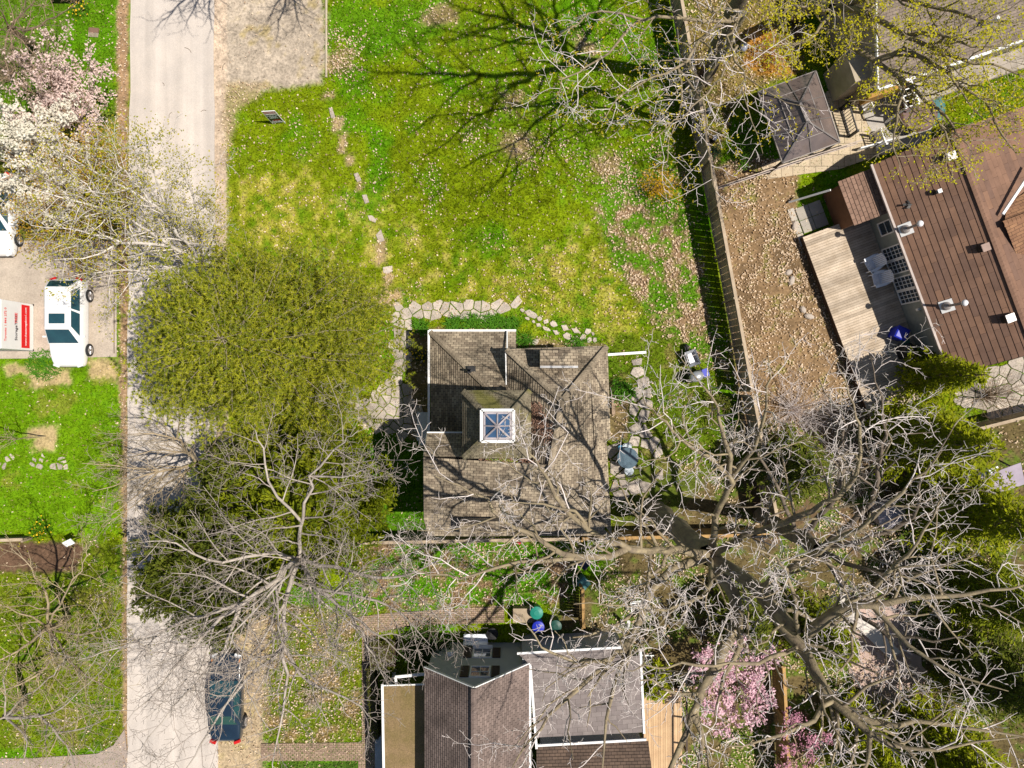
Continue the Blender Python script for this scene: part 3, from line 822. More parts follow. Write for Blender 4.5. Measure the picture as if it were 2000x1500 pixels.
# lean-to shed
shed = thing('shed', 'brown lean-to shed with shingled roof against the bungalow', 'shed', h2(1.3, -.7, 0))
w = MB(); w.prism([h2(.25, -1.42, 0).xy, h2(2.4, -1.42, 0).xy, h2(2.4, .0, 0).xy, h2(.25, .0, 0).xy], -.05, 2.1); w.build('wall', mat('red_brown_boards', (.17, .085, .045)), shed)
r = MB(); roof_face(r, [h2(.1, -1.55, 2.15), h2(2.5, -1.55, 2.15), h2(2.5, .12, 2.6), h2(.1, .12, 2.6)], .2, .02); r.build('roof', brickmat('shed_shingle', (.30, .19, .14), (.22, .135, .10), (.09, .06, .045), .3, .2, .01), shed)
b_ = MB(); b_.bar(P(1541, 395, .12), P(1622, 371, 2.0), .09, .07)
tag(b_.build('downspout', M_white), 'white pipe running out from the brown shed over the pavers', 'downspout')
b_ = MB()
for i in range(2):
    for j_ in range(2): b_.obox(h2(.45 + i * .72, -3.1 + j_ * .72, -.05), U2 * .69, V2 * .69, UP * .09, .3 + .2 * ((i + j_) % 2))
for i in range(3): b_.obox(h2(.35 + i * .72, -3.5, -.05), U2 * .68, V2 * .33, UP * .085, .9)
tag(b_.build('paver_pad', mat('grey_pavers', (.40, .36, .31), (.31, .28, .25), rnd=.25)), kind='structure')

# ---------------------------------------------------------------- grey-roofed house, top right
house3 = thing('grey_roofed_house', 'beige sided house with weathered grey roof under budding branches, top right', 'house', P(1850, 60, 0))
E0 = P(1716, 172, 3.0); D3 = Vector((.947, .320, 0)); N3 = Vector((-.32, .947, 0))
w = MB(); o = Vector((E0.x, E0.y, 0)) + D3 * .15 + N3 * .2
w.prism([o.xy, (o + D3 * 12).xy, (o + D3 * 12 + N3 * 7).xy, (o + N3 * 7).xy], -.1, 2.95)
w.add([o + UP * 2.9, o + N3 * 3.3 + UP * 4.9, o + N3 * 7 + UP * 2.9], [(0, 1, 2)])
q = o + D3 * -.9 + N3 * .55; w.prism([q.xy, (q + D3 * .9).xy, (q + D3 * .9 + N3 * 1.6).xy, (q + N3 * 1.6).xy], -.1, 2.6)
w.build('wall', M_wall3, house3)
r = MB()
roof_face(r, [E0, E0 + D3 * 12, E0 + D3 * 12 + N3 * 3.5 + UP * 2, E0 + N3 * 3.5 + UP * 2], .16, .02)
roof_face(r, [E0 + N3 * 7 , E0 + N3 * 7 + D3 * 12, E0 + D3 * 12 + N3 * 3.5 + UP * 2, E0 + N3 * 3.5 + UP * 2], .16, .02)
r.build('roof', M_shgrey, house3)
g = MB(); g.bar(E0 - N3 * .07 - UP * .03, E0 + D3 * 12 - N3 * .07 - UP * .03, .13, .1)
g.bar(E0 - D3 * .03 - UP * .05, E0 + N3 * 3.5 + UP * 1.95 - D3 * .03, .07, .16); g.build('gutter', M_white, house3)
r = MB(); q = E0 + D3 * 2.3 - N3 * .2 - UP * .75
roof_face(r, [q - N3 * 1.0 - UP * .2, q - N3 * 1.0 + D3 * 9 - UP * .2, q + D3 * 9, q], .2, .015); r.bar(q - N3 * 1.0 - UP * .23, q - N3 * 1.0 + D3 * 9 - UP * .23, .05, .1)
r.build('lower_roof', brickmat('pale_flat_roof', (.42, .37, .31), (.36, .31, .26), (.2, .17, .15), .9, .5, .01), house3)
d = MB(); d.obox(Vector((E0.x, E0.y, 0)) + D3 * -.1 - N3 * .15 + UP * 1.2, D3 * 2.3, N3 * .25, UP * .9); d.build('wood_panel', mat('amber_boards', (.42, .24, .06), (.33, .18, .05), rnd=.2), house3)
v = MB(); p = P(1934, 46, 3.9); v.cyl(p, p + UP * .6, .09); v.build('vent_pipe', M_white, house3)
# patios behind it
sheet('patio', [(1500, 350), (1486, 325), (1600, 275), (1600, 190), (1640, 165), (1680, 185), (1715, 255), (1735, 297), (1640, 330)], .03, brickmat('beige_slabs', (.56, .46, .33), (.48, .385, .27), (.14, .11, .08), .62, .62, .012, (.75, 1.1), 1.0, uv=False))
sheet('concrete_pad', [(1672, 195), (1760, 178), (1830, 200), (1815, 275), (1722, 303)], .045, mat('grey_concrete', (.42, .39, .36), (.33, .305, .28), fine=.12, bscale=10))
def picket_rail(name, a, c, ht, m, label, cat, n, group=None, w=.05):
    a, c = P(*a, 0), P(*c, 0)
    t = thing(name, label, cat, (a + c) / 2, group=group)
    for z_ in (.12, ht): b = MB(); b.bar(a + UP * z_, c + UP * z_, .06, .06); b.build('rail', m, t)
    b = MB()
    for i in range(n): p = a.lerp(c, (i + .5) / n); b.box(p + UP * (ht / 2), (w, w, ht - .04))
    b.build('pickets', m, t)
    for p in (a, c): b = MB(); b.box(p + UP * (ht / 2 + .05), (.11, .11, ht + .1)); b.build('post', m, t)
picket_rail('railing', (1674, 192), (1687, 222), 1.0, M_white, 'white picket railing panel beside the amber boards', 'railing', 6, 'white picket railing panels')
picket_rail('railing', (1702, 266), (1712, 294), 1.0, M_white, 'white picket railing panel beside the potted plant', 'railing', 6, 'white picket railing panels')
picket_rail('railing', (1641, 213), (1658, 268), .95, M_black, 'thin black iron railing on the beige patio', 'railing', 10, w=.025)
picket_rail('railing', (1628, 150), (1646, 190), .95, M_black, 'black iron stair railing in the shade by the beige wall', 'railing', 8, w=.025)
t = thing('pergola', 'white slatted pergola arch over the grey pad', 'pergola', P(1730, 215, 0))
for px, py in ((1712, 190), (1734, 182), (1728, 240), (1752, 232)): q = P(px, py, 0); b = MB(); b.box((q.x, q.y, 1.05), (.09, .09, 2.1)); b.build('post', M_white, t)
b = MB()
for o in (0, 1): b.bar(Vector((*P(1712 + 22 * o, 190 - 8 * o, 0).xy, 2.1)), Vector((*P(1728 + 24 * o, 240 - 8 * o, 0).xy, 2.1)), .06, .1)
for k in range(6):
    a, c = P(1712 + 16 * k / 5, 190 + 50 * k / 5, 0), P(1734 + 18 * k / 5, 182 + 50 * k / 5, 0)
    b.bar(Vector((a.x, a.y, 2.17)), Vector((c.x, c.y, 2.17)), .05, .05)
b.build('slats', M_white, t)
t = thing('hot_tub', 'round hot tub with maroon cover and teal rim in shade', 'hot tub', P(1793, 222, 0))
b = MB(); b.lathe(P(1793, 222, 0), [(.95, 0), (1.0, .1), (1.0, .8), (.9, .85)], 32); b.build('shell', mat('teal_shell', (.05, .16, .17), rough=.4), t, smooth=False)
b = MB(); b.lathe(P(1793, 222, .78), [(.97, 0), (.99, .1), (.9, .17), (.05, .19)], 32); b.build('cover', mat('maroon_vinyl', (.15, .085, .075), rough=.5), t)
b = MB()
for k in range(5): a = k * .12 + .3; b.box(P(1823, 190, 1.0) + Vector((0, 0, 0)), (.9, .06, .9), rz=a * .1)
b = MB(); b.obox(P(1815, 180, 0), D3 * .9, N3 * -.05, UP * 1.6); tag(b.build('privacy_screen', mat('teal_board', (.07, .20, .19))), 'teal board screen beside the hot tub', 'screen')

# ---------------------------------------------------------------- gazebo
gz = thing('gazebo', 'large gazebo with bronze translucent panel roof on the beige patio', 'gazebo', P(1540, 240, 0))
Zg = 2.2
cn = [P(1480, 180, Zg), P(1593, 139, Zg), P(1640, 278, Zg), P(1528, 319, Zg)]
pk = [P(1562, 201, 3.35), P(1577, 237, 3.35)]
M_poly = mat('bronze_polycarbonate', (.17, .13, .115), (.12, .095, .088), rough=.10, spec=.9, scale=1.2)
b = MB()
for f in ([cn[0], cn[1], pk[0]], [cn[1], cn[2], pk[1], pk[0]], [cn[2], cn[3], pk[1]], [cn[3], cn[0], pk[0], pk[1]]): b.slab(f, .02)
b.build('roof', M_poly, gz)
M_fr = mat('grey_aluminium', (.24, .215, .205), rough=.4, metal=.4)
b = MB(); up3 = UP * .02
for i in range(4): b.bar(cn[i], cn[(i + 1) % 4], .05, .1)
b.bar(pk[0] + up3, pk[1] + up3, .16, .08)
for i, k in ((0, 0), (1, 0), (2, 1), (3, 1)): b.bar(cn[i] + up3, pk[k] + up3, .07, .06)
def rib(i, j_, t, ka, kb, s):
    e = cn[i].lerp(cn[j_], t); b.bar(e + up3, pk[ka].lerp(pk[kb], s) + up3, .045, .05)
rib(1, 2, .35, 0, 1, 0); rib(1, 2, .65, 0, 1, 1); rib(3, 0, .35, 1, 0, 0); rib(3, 0, .65, 1, 0, 1); rib(0, 1, .5, 0, 0, 0); rib(2, 3, .5, 1, 1, 0)
for i, j_, ka, kb in ((0, 1, 0, 0), (1, 2, 0, 1), (2, 3, 1, 1), (3, 0, 1, 0)):
    b.bar(cn[i].lerp(pk[ka], .5) + up3, cn[j_].lerp(pk[kb], .5) + up3, .04, .05)
b.build('frame', M_fr, gz)
for p in cn:
    c_ = sum(cn, Vector()) / 4; q = c_ + (p - c_) * .95; b = MB(); b.box((q.x, q.y, Zg / 2), (.1, .1, Zg)); b.build('post', M_black, gz)

# ---------------------------------------------------------------- house at the bottom with the shuttered gable
house4 = thing('gabled_house', 'gabled house at the bottom with blue-grey end wall and brown shutters', 'house', (-1.7, -17, 0))
yN = -14.0; xl, xr, xm = -4.15, .72, -1.74
w = MB()
w.add([(xl, yN, -.1), (xr, yN, -.1), (xr, yN, 3.3), (xm, yN, 6.0), (xl, yN, 3.75)], [(0, 1, 2, 3, 4)])
w.add([(xl, yN, -.1), (xl, -24, -.1), (xl, -24, 3.75), (xl, yN, 3.75)], [(0, 1, 2, 3)]); w.add([(xr, yN, -.1), (xr, -24, -.1), (xr, -24, 3.3), (xr, yN, 3.3)], [(0, 1, 2, 3)])
p1 = [P(1046, 1285, 3.15), P(1222, 1275, 3.15), P(1248, 1430, 3.15), P(1052, 1440, 3.15)]
w.prism([p.xy for p in p1], -.1, 2.85); w.prism([(xr - .2, -13.7), (xr + .6, -13.4), (xr + .6, -15), (xr - .2, -15)], -.1, 2.9)
w.build('wall', M_wall4, house4)
r = MB()
roof_face(r, [(xl - .12, yN + .12, 3.68), (xm, yN + .12, 6.05), (xm, -26, 6.05), (xl - .12, -26, 3.68)], .15, .022)
roof_face(r, [(xr + .12, yN + .12, 3.23), (xm, yN + .12, 6.05), (xm, -26, 6.05), (xr + .12, -26, 3.23)], .15, .022)
ridge_caps(r, (xm, yN + .12, 6.08), (xm, -26, 6.08))
r.build('roof', M_sh4, house4)
g = MB(); g.bar((xl - .12, yN + .14, 3.62), (xm, yN + .14, 5.99), .05, .14); g.bar((xr + .12, yN + .14, 3.17), (xm, yN + .14, 5.99), .05, .14)
g.bar((xr + .17, yN + .1, 3.2), (xr + .17, -19.5, 3.2), .12, .1); g.build('fascia', M_white, house4)
r = MB(); roof_face(r, [P(1012, 1277, 3.2), P(1228, 1264, 3.2), P(1232, 1280, 3.22), P(1037, 1300, 3.22)], .2, .012)
roof_face(r, [P(1037, 1300, 3.22), P(1250, 1280, 3.22), P(1257, 1430, 3.0), P(1050, 1440, 3.0)], .24, .014)
r.build('flat_roof', brickmat('grey_flat_shingle', (.25, .215, .205), (.195, .165, .16), (.09, .075, .07), .5, .24, .008, (.7, 1.15), .9), house4)
g = MB()
for a, c in (((1010, 1276, 3.2), (1228, 1263, 3.2)), ((1251, 1268, 3.2), (1258, 1432, 3.02)), ((1048, 1456, 3.1), (1262, 1444, 3.1)), ((1036, 1300, 3.22), (1048, 1462, 3.1))): gutter(g, a, c, .11)
g.build('gutter', M_white, house4)
r = MB(); roof_face(r, [P(1048, 1459, 3.05), P(1266, 1447, 3.05), P(1290, 1640, 4.2), P(1048, 1640, 4.2)], .15, .02)
r.build('roof', brickmat('dark_brown_shingle', (.145, .10, .075), (.10, .07, .055), (.04, .03, .025), .28, .15, .012, (.6, 1.2), .9), house4)
w = MB(); w.prism([P(1058, 1470, 3).xy, P(1258, 1460, 3).xy, P(1258, 1640, 3).xy, P(1058, 1640, 3).xy], -.1, 3.0); w.build('rear_wall', M_wall4, house4)
r = MB(); roof_face(r, [P(748, 1340, 2.4), P(836, 1338, 2.7), P(836, 1640, 2.7), P(750, 1640, 2.4)], .3, .006)
r.build('porch_roof', mat('mossy_brown_felt', (.235, .16, .085), (.16, .12, .045), scale=1.4, fine=.3, bscale=12), house4)
g = MB(); gutter(g, (747, 1336, 2.4), (752, 1640, 2.4), .12); gutter(g, (748, 1338.5, 2.42), (836, 1336, 2.7), .06)
gutter(g, (772, 1322, 2.2), (830, 1316, 2.2), .14); gutter(g, (772, 1322, 2.18), (775, 1338, 2.3), .12); g.build('porch_gutter', M_white, house4)
for px, py in ((757, 1350), (757, 1430), (757, 1500)): q = P(px, py, 2.3); b = MB(); b.box((q.x, q.y, 1.15), (.12, .12, 2.3)); b.build('porch_post', M_white, house4)
b = MB(); b.obox(P(735, 1431, 0), Vector((.36, 0, 0)), Vector((.02, -2.8, 0)), UP * .42); b.build('porch_step', mat('blue_grey_boards', (.42, .46, .48)), house4)
M_refl = mat('window_glass', (.06, .09, .13), rough=.05, spec=.9)
for zc, xx, wd, ht in ((.95, -1.98, .86, 1.15), (3.35, -1.98, .86, 1.15)):
    window(house4, (xx + wd, yN, zc), (-1, 0, 0), UP, wd, ht, (0, 1, 0), 2, 2, gm=M_refl)
    for sx in (xx - .52, xx + wd + .12):
        b = MB(); b.obox((sx, yN, zc - .05), (.4, 0, 0), (0, .07, 0), UP * (ht + .1))
        for k in range(9): b.obox((sx + .05, yN + .07, zc + .06 + k * .12), (.3, 0, 0), (0, .025, -.02), UP * .04)
        b.build('shutter', M_brownwood, house4)
b = MB(); b.obox((xx - .1, yN, .8), (wd + .2, 0, 0), (0, .18, 0), UP * .08); b.build('sill', M_white, house4)
b = MB(); b.obox((-3.35, yN, 1.5), (.3, 0, 0), (0, .16, 0), UP * .3); b.obox((-3.3, yN, 1.8), (.2, 0, 0), (0, .1, 0), UP * .08); b.build('wall_lamp', M_white, house4)
b = MB(); p = P(957, 1400, 4.7); b.obox(p - Vector((.2, .25, .25)), (.36, 0, -.12), (.1, .5, 0), UP * .3); b.build('roof_vent', M_white, house4)
# its deck
deck2 = thing('deck', 'new tan plank deck beside the flat grey roof at the bottom', 'deck', P(1300, 1430, 0))
b = MB(); a = P(1257, 1345, .55); rr = random.Random(7)
for k in range(16): b.obox(a + Vector((k * .128, 0, 0)), (.118, 0, 0), (.02, -6, 0), UP * .04, rr.random())
b.build('boards', mat('fresh_tan_boards', (.58, .40, .235), (.47, .31, .18), rnd=.16, scale=2, fine=.1), deck2)
b = MB(); b.obox(a - UP * .5, (2.05, 0, 0), (.02, -6, 0), UP * .48); b.build('skirt', M_brownwood, deck2)
b = MB()
for k in range(5): q = a + Vector((2.06 + k * .005, -.1 - k * 1.4, .45)); b.box(q, (.09, .09, 1.0))
b.bar(a + Vector((2.06, -.05, .95)), a + Vector((2.08, -5.9, .95)), .09, .05); b.build('railing', M_brownwood, deck2)
# ---------------------------------------------------------------- trees: real branches grown from hand-placed limbs
class Tubes:
    """collects tapering polylines and meshes them together"""
    def __init__(self): self.g = {}
    def add(self, pts, r0, r1, sides):
        pts = np.asarray(pts, dtype=np.float64)
        self.g.setdefault((len(pts), sides), []).append((pts, r0, r1))
    def arrays(self):
        Vs, Fs = [], []; off = 0
        for (n, s), L in self.g.items():
            Pn = np.stack([l[0] for l in L]); r0 = np.array([l[1] for l in L]); r1 = np.array([l[2] for l in L])
            B = len(L)
            T = np.empty_like(Pn); T[:, 1:-1] = Pn[:, 2:] - Pn[:, :-2]; T[:, 0] = Pn[:, 1] - Pn[:, 0]; T[:, -1] = Pn[:, -1] - Pn[:, -2]
            T /= np.linalg.norm(T, axis=2, keepdims=True) + 1e-9
            ref = np.tile(np.array([0.31, 0.27, 0.91]), (B, n, 1))
            S = np.cross(T, ref); S /= np.linalg.norm(S, axis=2, keepdims=True) + 1e-9
            Uu = np.cross(S, T)
            rr = r0[:, None] + (r1 - r0)[:, None] * np.linspace(0, 1, n)[None]
            a = np.arange(s) * 2 * np.pi / s
            ring = Pn[:, :, None] + rr[:, :, None, None] * (np.cos(a)[None, None, :, None] * S[:, :, None] + np.sin(a)[None, None, :, None] * Uu[:, :, None])
            Vs.append(ring.reshape(-1, 3))
            base = np.arange(B * n * s).reshape(B, n, s) + off
            nx_ = np.roll(base, -1, axis=2)
            Fs.append(np.stack([base[:, :-1], nx_[:, :-1], nx_[:, 1:], base[:, 1:]], -1).reshape(-1, 4))
            off += B * n * s
        return np.concatenate(Vs), np.concatenate(Fs)
    def build(self, name, m, parent, smooth=True):
        if not self.g: return None
        V, Fc = self.arrays()
        return npmesh(name, V, Fc, m, parent, rnd=np.random.RandomState(len(V)).rand(len(Fc)), smooth=smooth)

def leaves_mesh(name, m, parent, c, size, rs, aspect=.55, flat=.5):
    """n leaf-sized kites; c centres (n,3)"""
    c = np.asarray(c); n = len(c)
    if n == 0: return None
    a = rs.uniform(0, 6.283, n); l = size * rs.uniform(.6, 1.3, n); e = rs.normal(0, flat, n)
    d = np.stack([np.cos(a) * np.cos(e), np.sin(a) * np.cos(e), np.sin(e)], -1) * l[:, None] * .5
    nrm = np.stack([rs.normal(0, flat, n), rs.normal(0, flat, n), np.ones(n)], -1)
    s = np.cross(nrm, d); s /= np.linalg.norm(s, axis=1, keepdims=True) + 1e-9; s *= (l * aspect * .5)[:, None]
    V = np.stack([c - d, c + s, c + d, c - s], 1).reshape(-1, 3)
    return npmesh(name, V, np.arange(4 * n).reshape(-1, 4), m, parent, rnd=rs.rand(n))

def crom(pts, n):
    pts = [Vector(p) for p in pts]
    if len(pts) == 2: pts = [pts[0], pts[0].lerp(pts[1], .5), pts[1]]
    q = [pts[0] * 2 - pts[1]] + pts + [pts[-1] * 2 - pts[-2]]
    out = []; m = len(pts) - 1
    for i in range(n):
        t = i / (n - 1) * m; k = min(int(t), m - 1); f = t - k
        a, b_, c, d = q[k], q[k + 1], q[k + 2], q[k + 3]
        out.append(.5 * ((2 * b_) + (c - a) * f + (2 * a - 5 * b_ + 4 * c - d) * f * f + (3 * b_ - 3 * c + d - a) * f ** 3))
    return out

class Grow:
    def __init__(self, seed, **k):
        self.rd = random.Random(seed)
        self.o = dict(gap=(.55, .32, .16), ratio=(.50, .46, .42), ang=(50, 52, 55), wig=.16, up=.12, depth=3, minlen=.12, rmin=.006, start=.18, flat=.55, maxlen=(4.5, 1.6, .6), rr=.55, thick=1.0, lt=.8)
        self.o.update(k)
        self.wood = Tubes(); self.fine = Tubes(); self.tips = []; self.nodes = []
    def limb(self, pts, r0, r1, level=0, n=None, tip=True, spawn=True):
        if spawn: r0 *= self.o['lt']; r1 = max(.012, r1 * .35)
        L = sum((Vector(pts[i + 1]) - Vector(pts[i])).length for i in range(len(pts) - 1))
        n = n or max(6, int(L / .55))
        q = crom(pts, n)
        q = [p + Vector((self.rd.gauss(0, 1), self.rd.gauss(0, 1), self.rd.gauss(0, 1))) * (.05 * min(1, L / 6)) if 0 < i < n - 1 else p for i, p in enumerate(q)]
        self.wood.add([tuple(p) for p in q], r0, r1, 8 if r0 > .12 else 6)
        if spawn: self.children(q, L, r0, r1, 0)
    def children(self, q, L, r0, r1, lev):
        o = self.o; rd = self.rd
        if lev >= o['depth']: return
        n = len(q); gap = o['gap'][min(lev, 2)]
        t = o['start'] if lev == 0 else .2
        side = rd.choice((-1, 1))
        while t < .985:
            x = t * (n - 1); k = min(int(x), n - 2); p = q[k].lerp(q[k + 1], x - k)
            T = (q[k + 1] - q[k]).normalized()
            if r0 > r1: r = r0 + (r1 - r0) * t
            else: r = r0
            lat = T.cross(Vector((0, 0, 1)))
            if lat.length < .15: lat = Vector((rd.gauss(0, 1), rd.gauss(0, 1), 0))
            lat.normalize(); nor = lat.cross(T).normalized()
            az = rd.gauss(0, 1) * (1 - o['flat']) * 1.4
            sd = (lat * side * math.cos(az) + nor * math.sin(az)).normalized(); side = -side
            an = R(o['ang'][min(lev, 2)] + rd.gauss(0, 12))
            d = (T * math.cos(an) + sd * math.sin(an)).normalized()
            l = min(o['maxlen'][min(lev, 2)], L * o['ratio'][min(lev, 2)] * (1.05 - .55 * t)) * rd.uniform(.55, 1.2)
            if l > o['minlen']:
                self.branch(p, d, l, max(o['rmin'], min(r * o['rr'], l * .022 * o['thick'] + .003)), lev + 1)
            t += gap / max(L, .2) * rd.uniform(.6, 1.4)
    def branch(self, p, d, l, r, lev):
        o = self.o; rd = self.rd
        n = 6 if lev == 1 else (5 if lev == 2 else 4)
        q = [p]; st = l / (n - 1); d = d.copy()
        for i in range(n - 1):
            d = (d + Vector((rd.gauss(0, o['wig']), rd.gauss(0, o['wig']), rd.gauss(0, o['wig']) + o['up'] * (.6 if lev == 1 else 1)))).normalized()
            q.append(q[-1] + d * st)
        tb = self.wood if lev == 1 and r > .03 else self.fine
        tb.add([tuple(v) for v in q], r, max(o['rmin'] * .75, r * .3), 5 if lev == 1 else 3)
        self.tips.append(q[-1])
        if lev >= 2: self.nodes += q[1:]
        self.children(q, l, r, r * .4, lev)

def bark(name, c1, c2, sc=3.0):
    return mat(name, c1, c2, rough=.95, scale=sc, detail=8, rnd=.18, bump=.6, bscale=14)
M_barkL = bark('pale_grey_bark', (.46, .41, .37), (.30, .255, .21))
M_barkT = bark('pale_twig_bark', (.74, .67, .66), (.52, .45, .42))
M_barkD = bark('dark_furrowed_bark', (.20, .16, .125), (.115, .09, .07))
M_barkY = bark('lichen_bark', (.30, .245, .15), (.165, .13, .095))
M_barkB = bark('tan_bark', (.40, .32, .21), (.27, .21, .14))
M_birch = mat('white_birch_bark', (.72, .67, .63), (.38, .33, .29), rough=.8, scale=5, rnd=.12)
M_barkN = bark('brown_twigs', (.33, .24, .165), (.22, .155, .105))

def tree_root(name, label, cat, base, group=None):
    return thing(name, label, cat, base, group=group)

def up_axis(base, z, dx=0, dy=0): return Vector((base.x + dx, base.y + dy, z))

# --- the great bare tree, bottom right
def bigtree():
    base = P(1287, 1005, 0)
    t = tree_root('bare_tree', 'largest leafless grey tree, its thick leaning trunk rising just right of the cottage', 'tree', base, 'leafless trees')
    g = Grow(11, gap=(.66, .34, .18), wig=.27, up=.13, rmin=.0095, depth=3, maxlen=(3.0, 1.25, .5), thick=1.15, start=.12)
    trunk = [P(1280, 998, -.2), P(1287, 1005, 1.2), P(1330, 1040, 5.5), P(1385, 1085, 8.5)]
    g.limb(trunk, .62, .5, spawn=False)
    hub = P(1385, 1085, 8.5)
    limbs = [
        ([hub, P(1480, 1150, 10.5), P(1560, 1235, 12.5), P(1640, 1190, 14), P(1700, 1180, 14.8), P(1860, 1165, 15.5), P(2010, 1140, 16)], .40, .08),
        ([P(1480, 1150, 10.5), P(1560, 1262, 12), P(1600, 1330, 13.2), P(1625, 1370, 14), P(1700, 1430, 15), P(1770, 1462, 15.5), P(1990, 1440, 16)], .34, .06),
        ([P(1600, 1330, 13.2), P(1690, 1405, 14.2), P(1860, 1418, 15), P(2030, 1445, 15.6)], .2, .05),
        ([hub, P(1440, 1190, 10), P(1408, 1270, 11), P(1375, 1340, 12), P(1355, 1400, 12.6), P(1310, 1495, 13.2), P(1280, 1580, 14)], .36, .14),
        ([P(1355, 1400, 12.6), P(1372, 1440, 13), P(1360, 1520, 13.6)], .2, .1),
        ([P(1440, 1190, 10), P(1445, 1250, 11.5), P(1410, 1340, 13), P(1395, 1400, 13.5)], .2, .05),
        ([hub, P(1290, 1130, 11), P(1235, 1245, 12.6), P(1195, 1285, 13.5), P(1080, 1395, 14.5), P(1000, 1500, 15)], .26, .06),
        ([P(1235, 1245, 12.6), P(1215, 1300, 13.5), P(1190, 1390, 14.5), P(1175, 1520, 15)], .17, .06),
        ([hub, P(1320, 1075, 11), P(1250, 1072, 13), P(1150, 1040, 14.5), P(1065, 940, 16), P(1030, 870, 17)], .24, .05),
        ([P(1250, 1072, 13), P(1140, 1090, 14.5), P(1020, 1040, 15.5), P(940, 970, 16.5), P(850, 930, 17)], .17, .04),
        ([P(1150, 1040, 14.5), P(1120, 1000, 15), P(1060, 985, 16), P(1000, 980, 17)], .10, .03),
        ([P(1140, 1090, 14.5), P(1000, 1100, 15.5), P(880, 1130, 16.2), P(780, 1100, 17)], .10, .03),
        ([hub, P(1400, 1000, 11), P(1425, 935, 13), P(1360, 880, 14.5), P(1300, 830, 16), P(1255, 775, 17)], .20, .045),
        ([P(1425, 935, 13), P(1415, 860, 15), P(1390, 780, 16), P(1330, 700, 17)], .12, .03),
        ([P(1425, 935, 13), P(1480, 870, 15), P(1500, 770, 16.5), P(1500, 690, 17)], .11, .03),
        ([hub, P(1470, 1040, 11.5), P(1580, 1000, 13.5), P(1670, 930, 15), P(1675, 820, 16), P(1640, 720, 17)], .20, .04),
        ([P(1480, 1150, 10.5), P(1560, 1100, 13), P(1650, 1050, 15), P(1760, 960, 16.5), P(1840, 880, 17.2)], .19, .04),
        ([P(1560, 1235, 12.5), P(1540, 1130, 14.5), P(1500, 1080, 16), P(1420, 1060, 17)], .11, .03),
        ([P(1640, 1190, 14), P(1740, 1120, 16), P(1800, 1040, 17), P(1850, 960, 17.6)], .12, .03),
        ([P(1625, 1370, 14), P(1560, 1420, 15.5), P(1480, 1450, 16.5), P(1400, 1470, 17)], .12, .03),
        ([P(1700, 1430, 15), P(1690, 1500, 16), P(1640, 1560, 17)], .12, .04),
        ([P(1560, 1262, 12), P(1480, 1290, 14.5), P(1330, 1300, 16), P(1220, 1310, 17)], .12, .03),
        ([P(1700, 1180, 14.8), P(1780, 1260, 16), P(1880, 1320, 17), P(1970, 1350, 17.5)], .12, .03),
        ([P(1195, 1285, 13.5), P(1120, 1290, 15), P(1060, 1260, 16), P(1020, 1200, 17)], .1, .03),
        ([hub, P(1385, 1150, 12), P(1330, 1180, 14), P(1260, 1190, 15.5), P(1120, 1180, 17)], .13, .03),
    ]
    for p, a, b_ in limbs: g.limb(p, a, b_)
    g.wood.build('trunk', M_barkY, t); g.fine.build('crown', M_barkT, t)
bigtree()
def secondtree():
    base = P(1490, 1010, 0)
    t = tree_root('bare_tree', 'leafless tree with dark upright trunk, standing right of the largest tree', 'tree', base, 'leafless trees')
    g = Grow(21, gap=(.68, .36, .19), wig=.27, up=.13, rmin=.009, maxlen=(2.4, 1.1, .45), start=.2)
    g.limb([P(1488, 1008, -.2), P(1490, 1010, 1), P(1560, 1050, 6.5), P(1600, 1075, 9)], .42, .3, spawn=False)
    hub = P(1600, 1075, 9)
    for p, a, b_ in (([P(1560, 1050, 6.5), P(1640, 960, 9), P(1640, 880, 10), P(1645, 820, 11), P(1600, 740, 13)], .17, .04),
                     ([hub, P(1700, 980, 11), P(1720, 890, 12), P(1725, 800, 13), P(1700, 690, 14)], .16, .035),
                     ([hub, P(1770, 1020, 11), P(1800, 940, 13), P(1870, 820, 14)], .15, .035),
                     ([hub, P(1680, 1110, 11), P(1780, 1120, 12.5), P(1900, 1080, 14)], .15, .03),
                     ([P(1560, 1050, 6.5), P(1520, 960, 9), P(1470, 870, 11), P(1420, 830, 12.5)], .13, .03),
                     ([hub, P(1700, 1220, 11.5), P(1800, 1250, 13), P(1900, 1240, 14)], .15, .03)):
        g.limb(p, a, b_)
    g.wood.build('trunk', M_barkD, t); g.fine.build('crown', M_barkT, t)
secondtree()

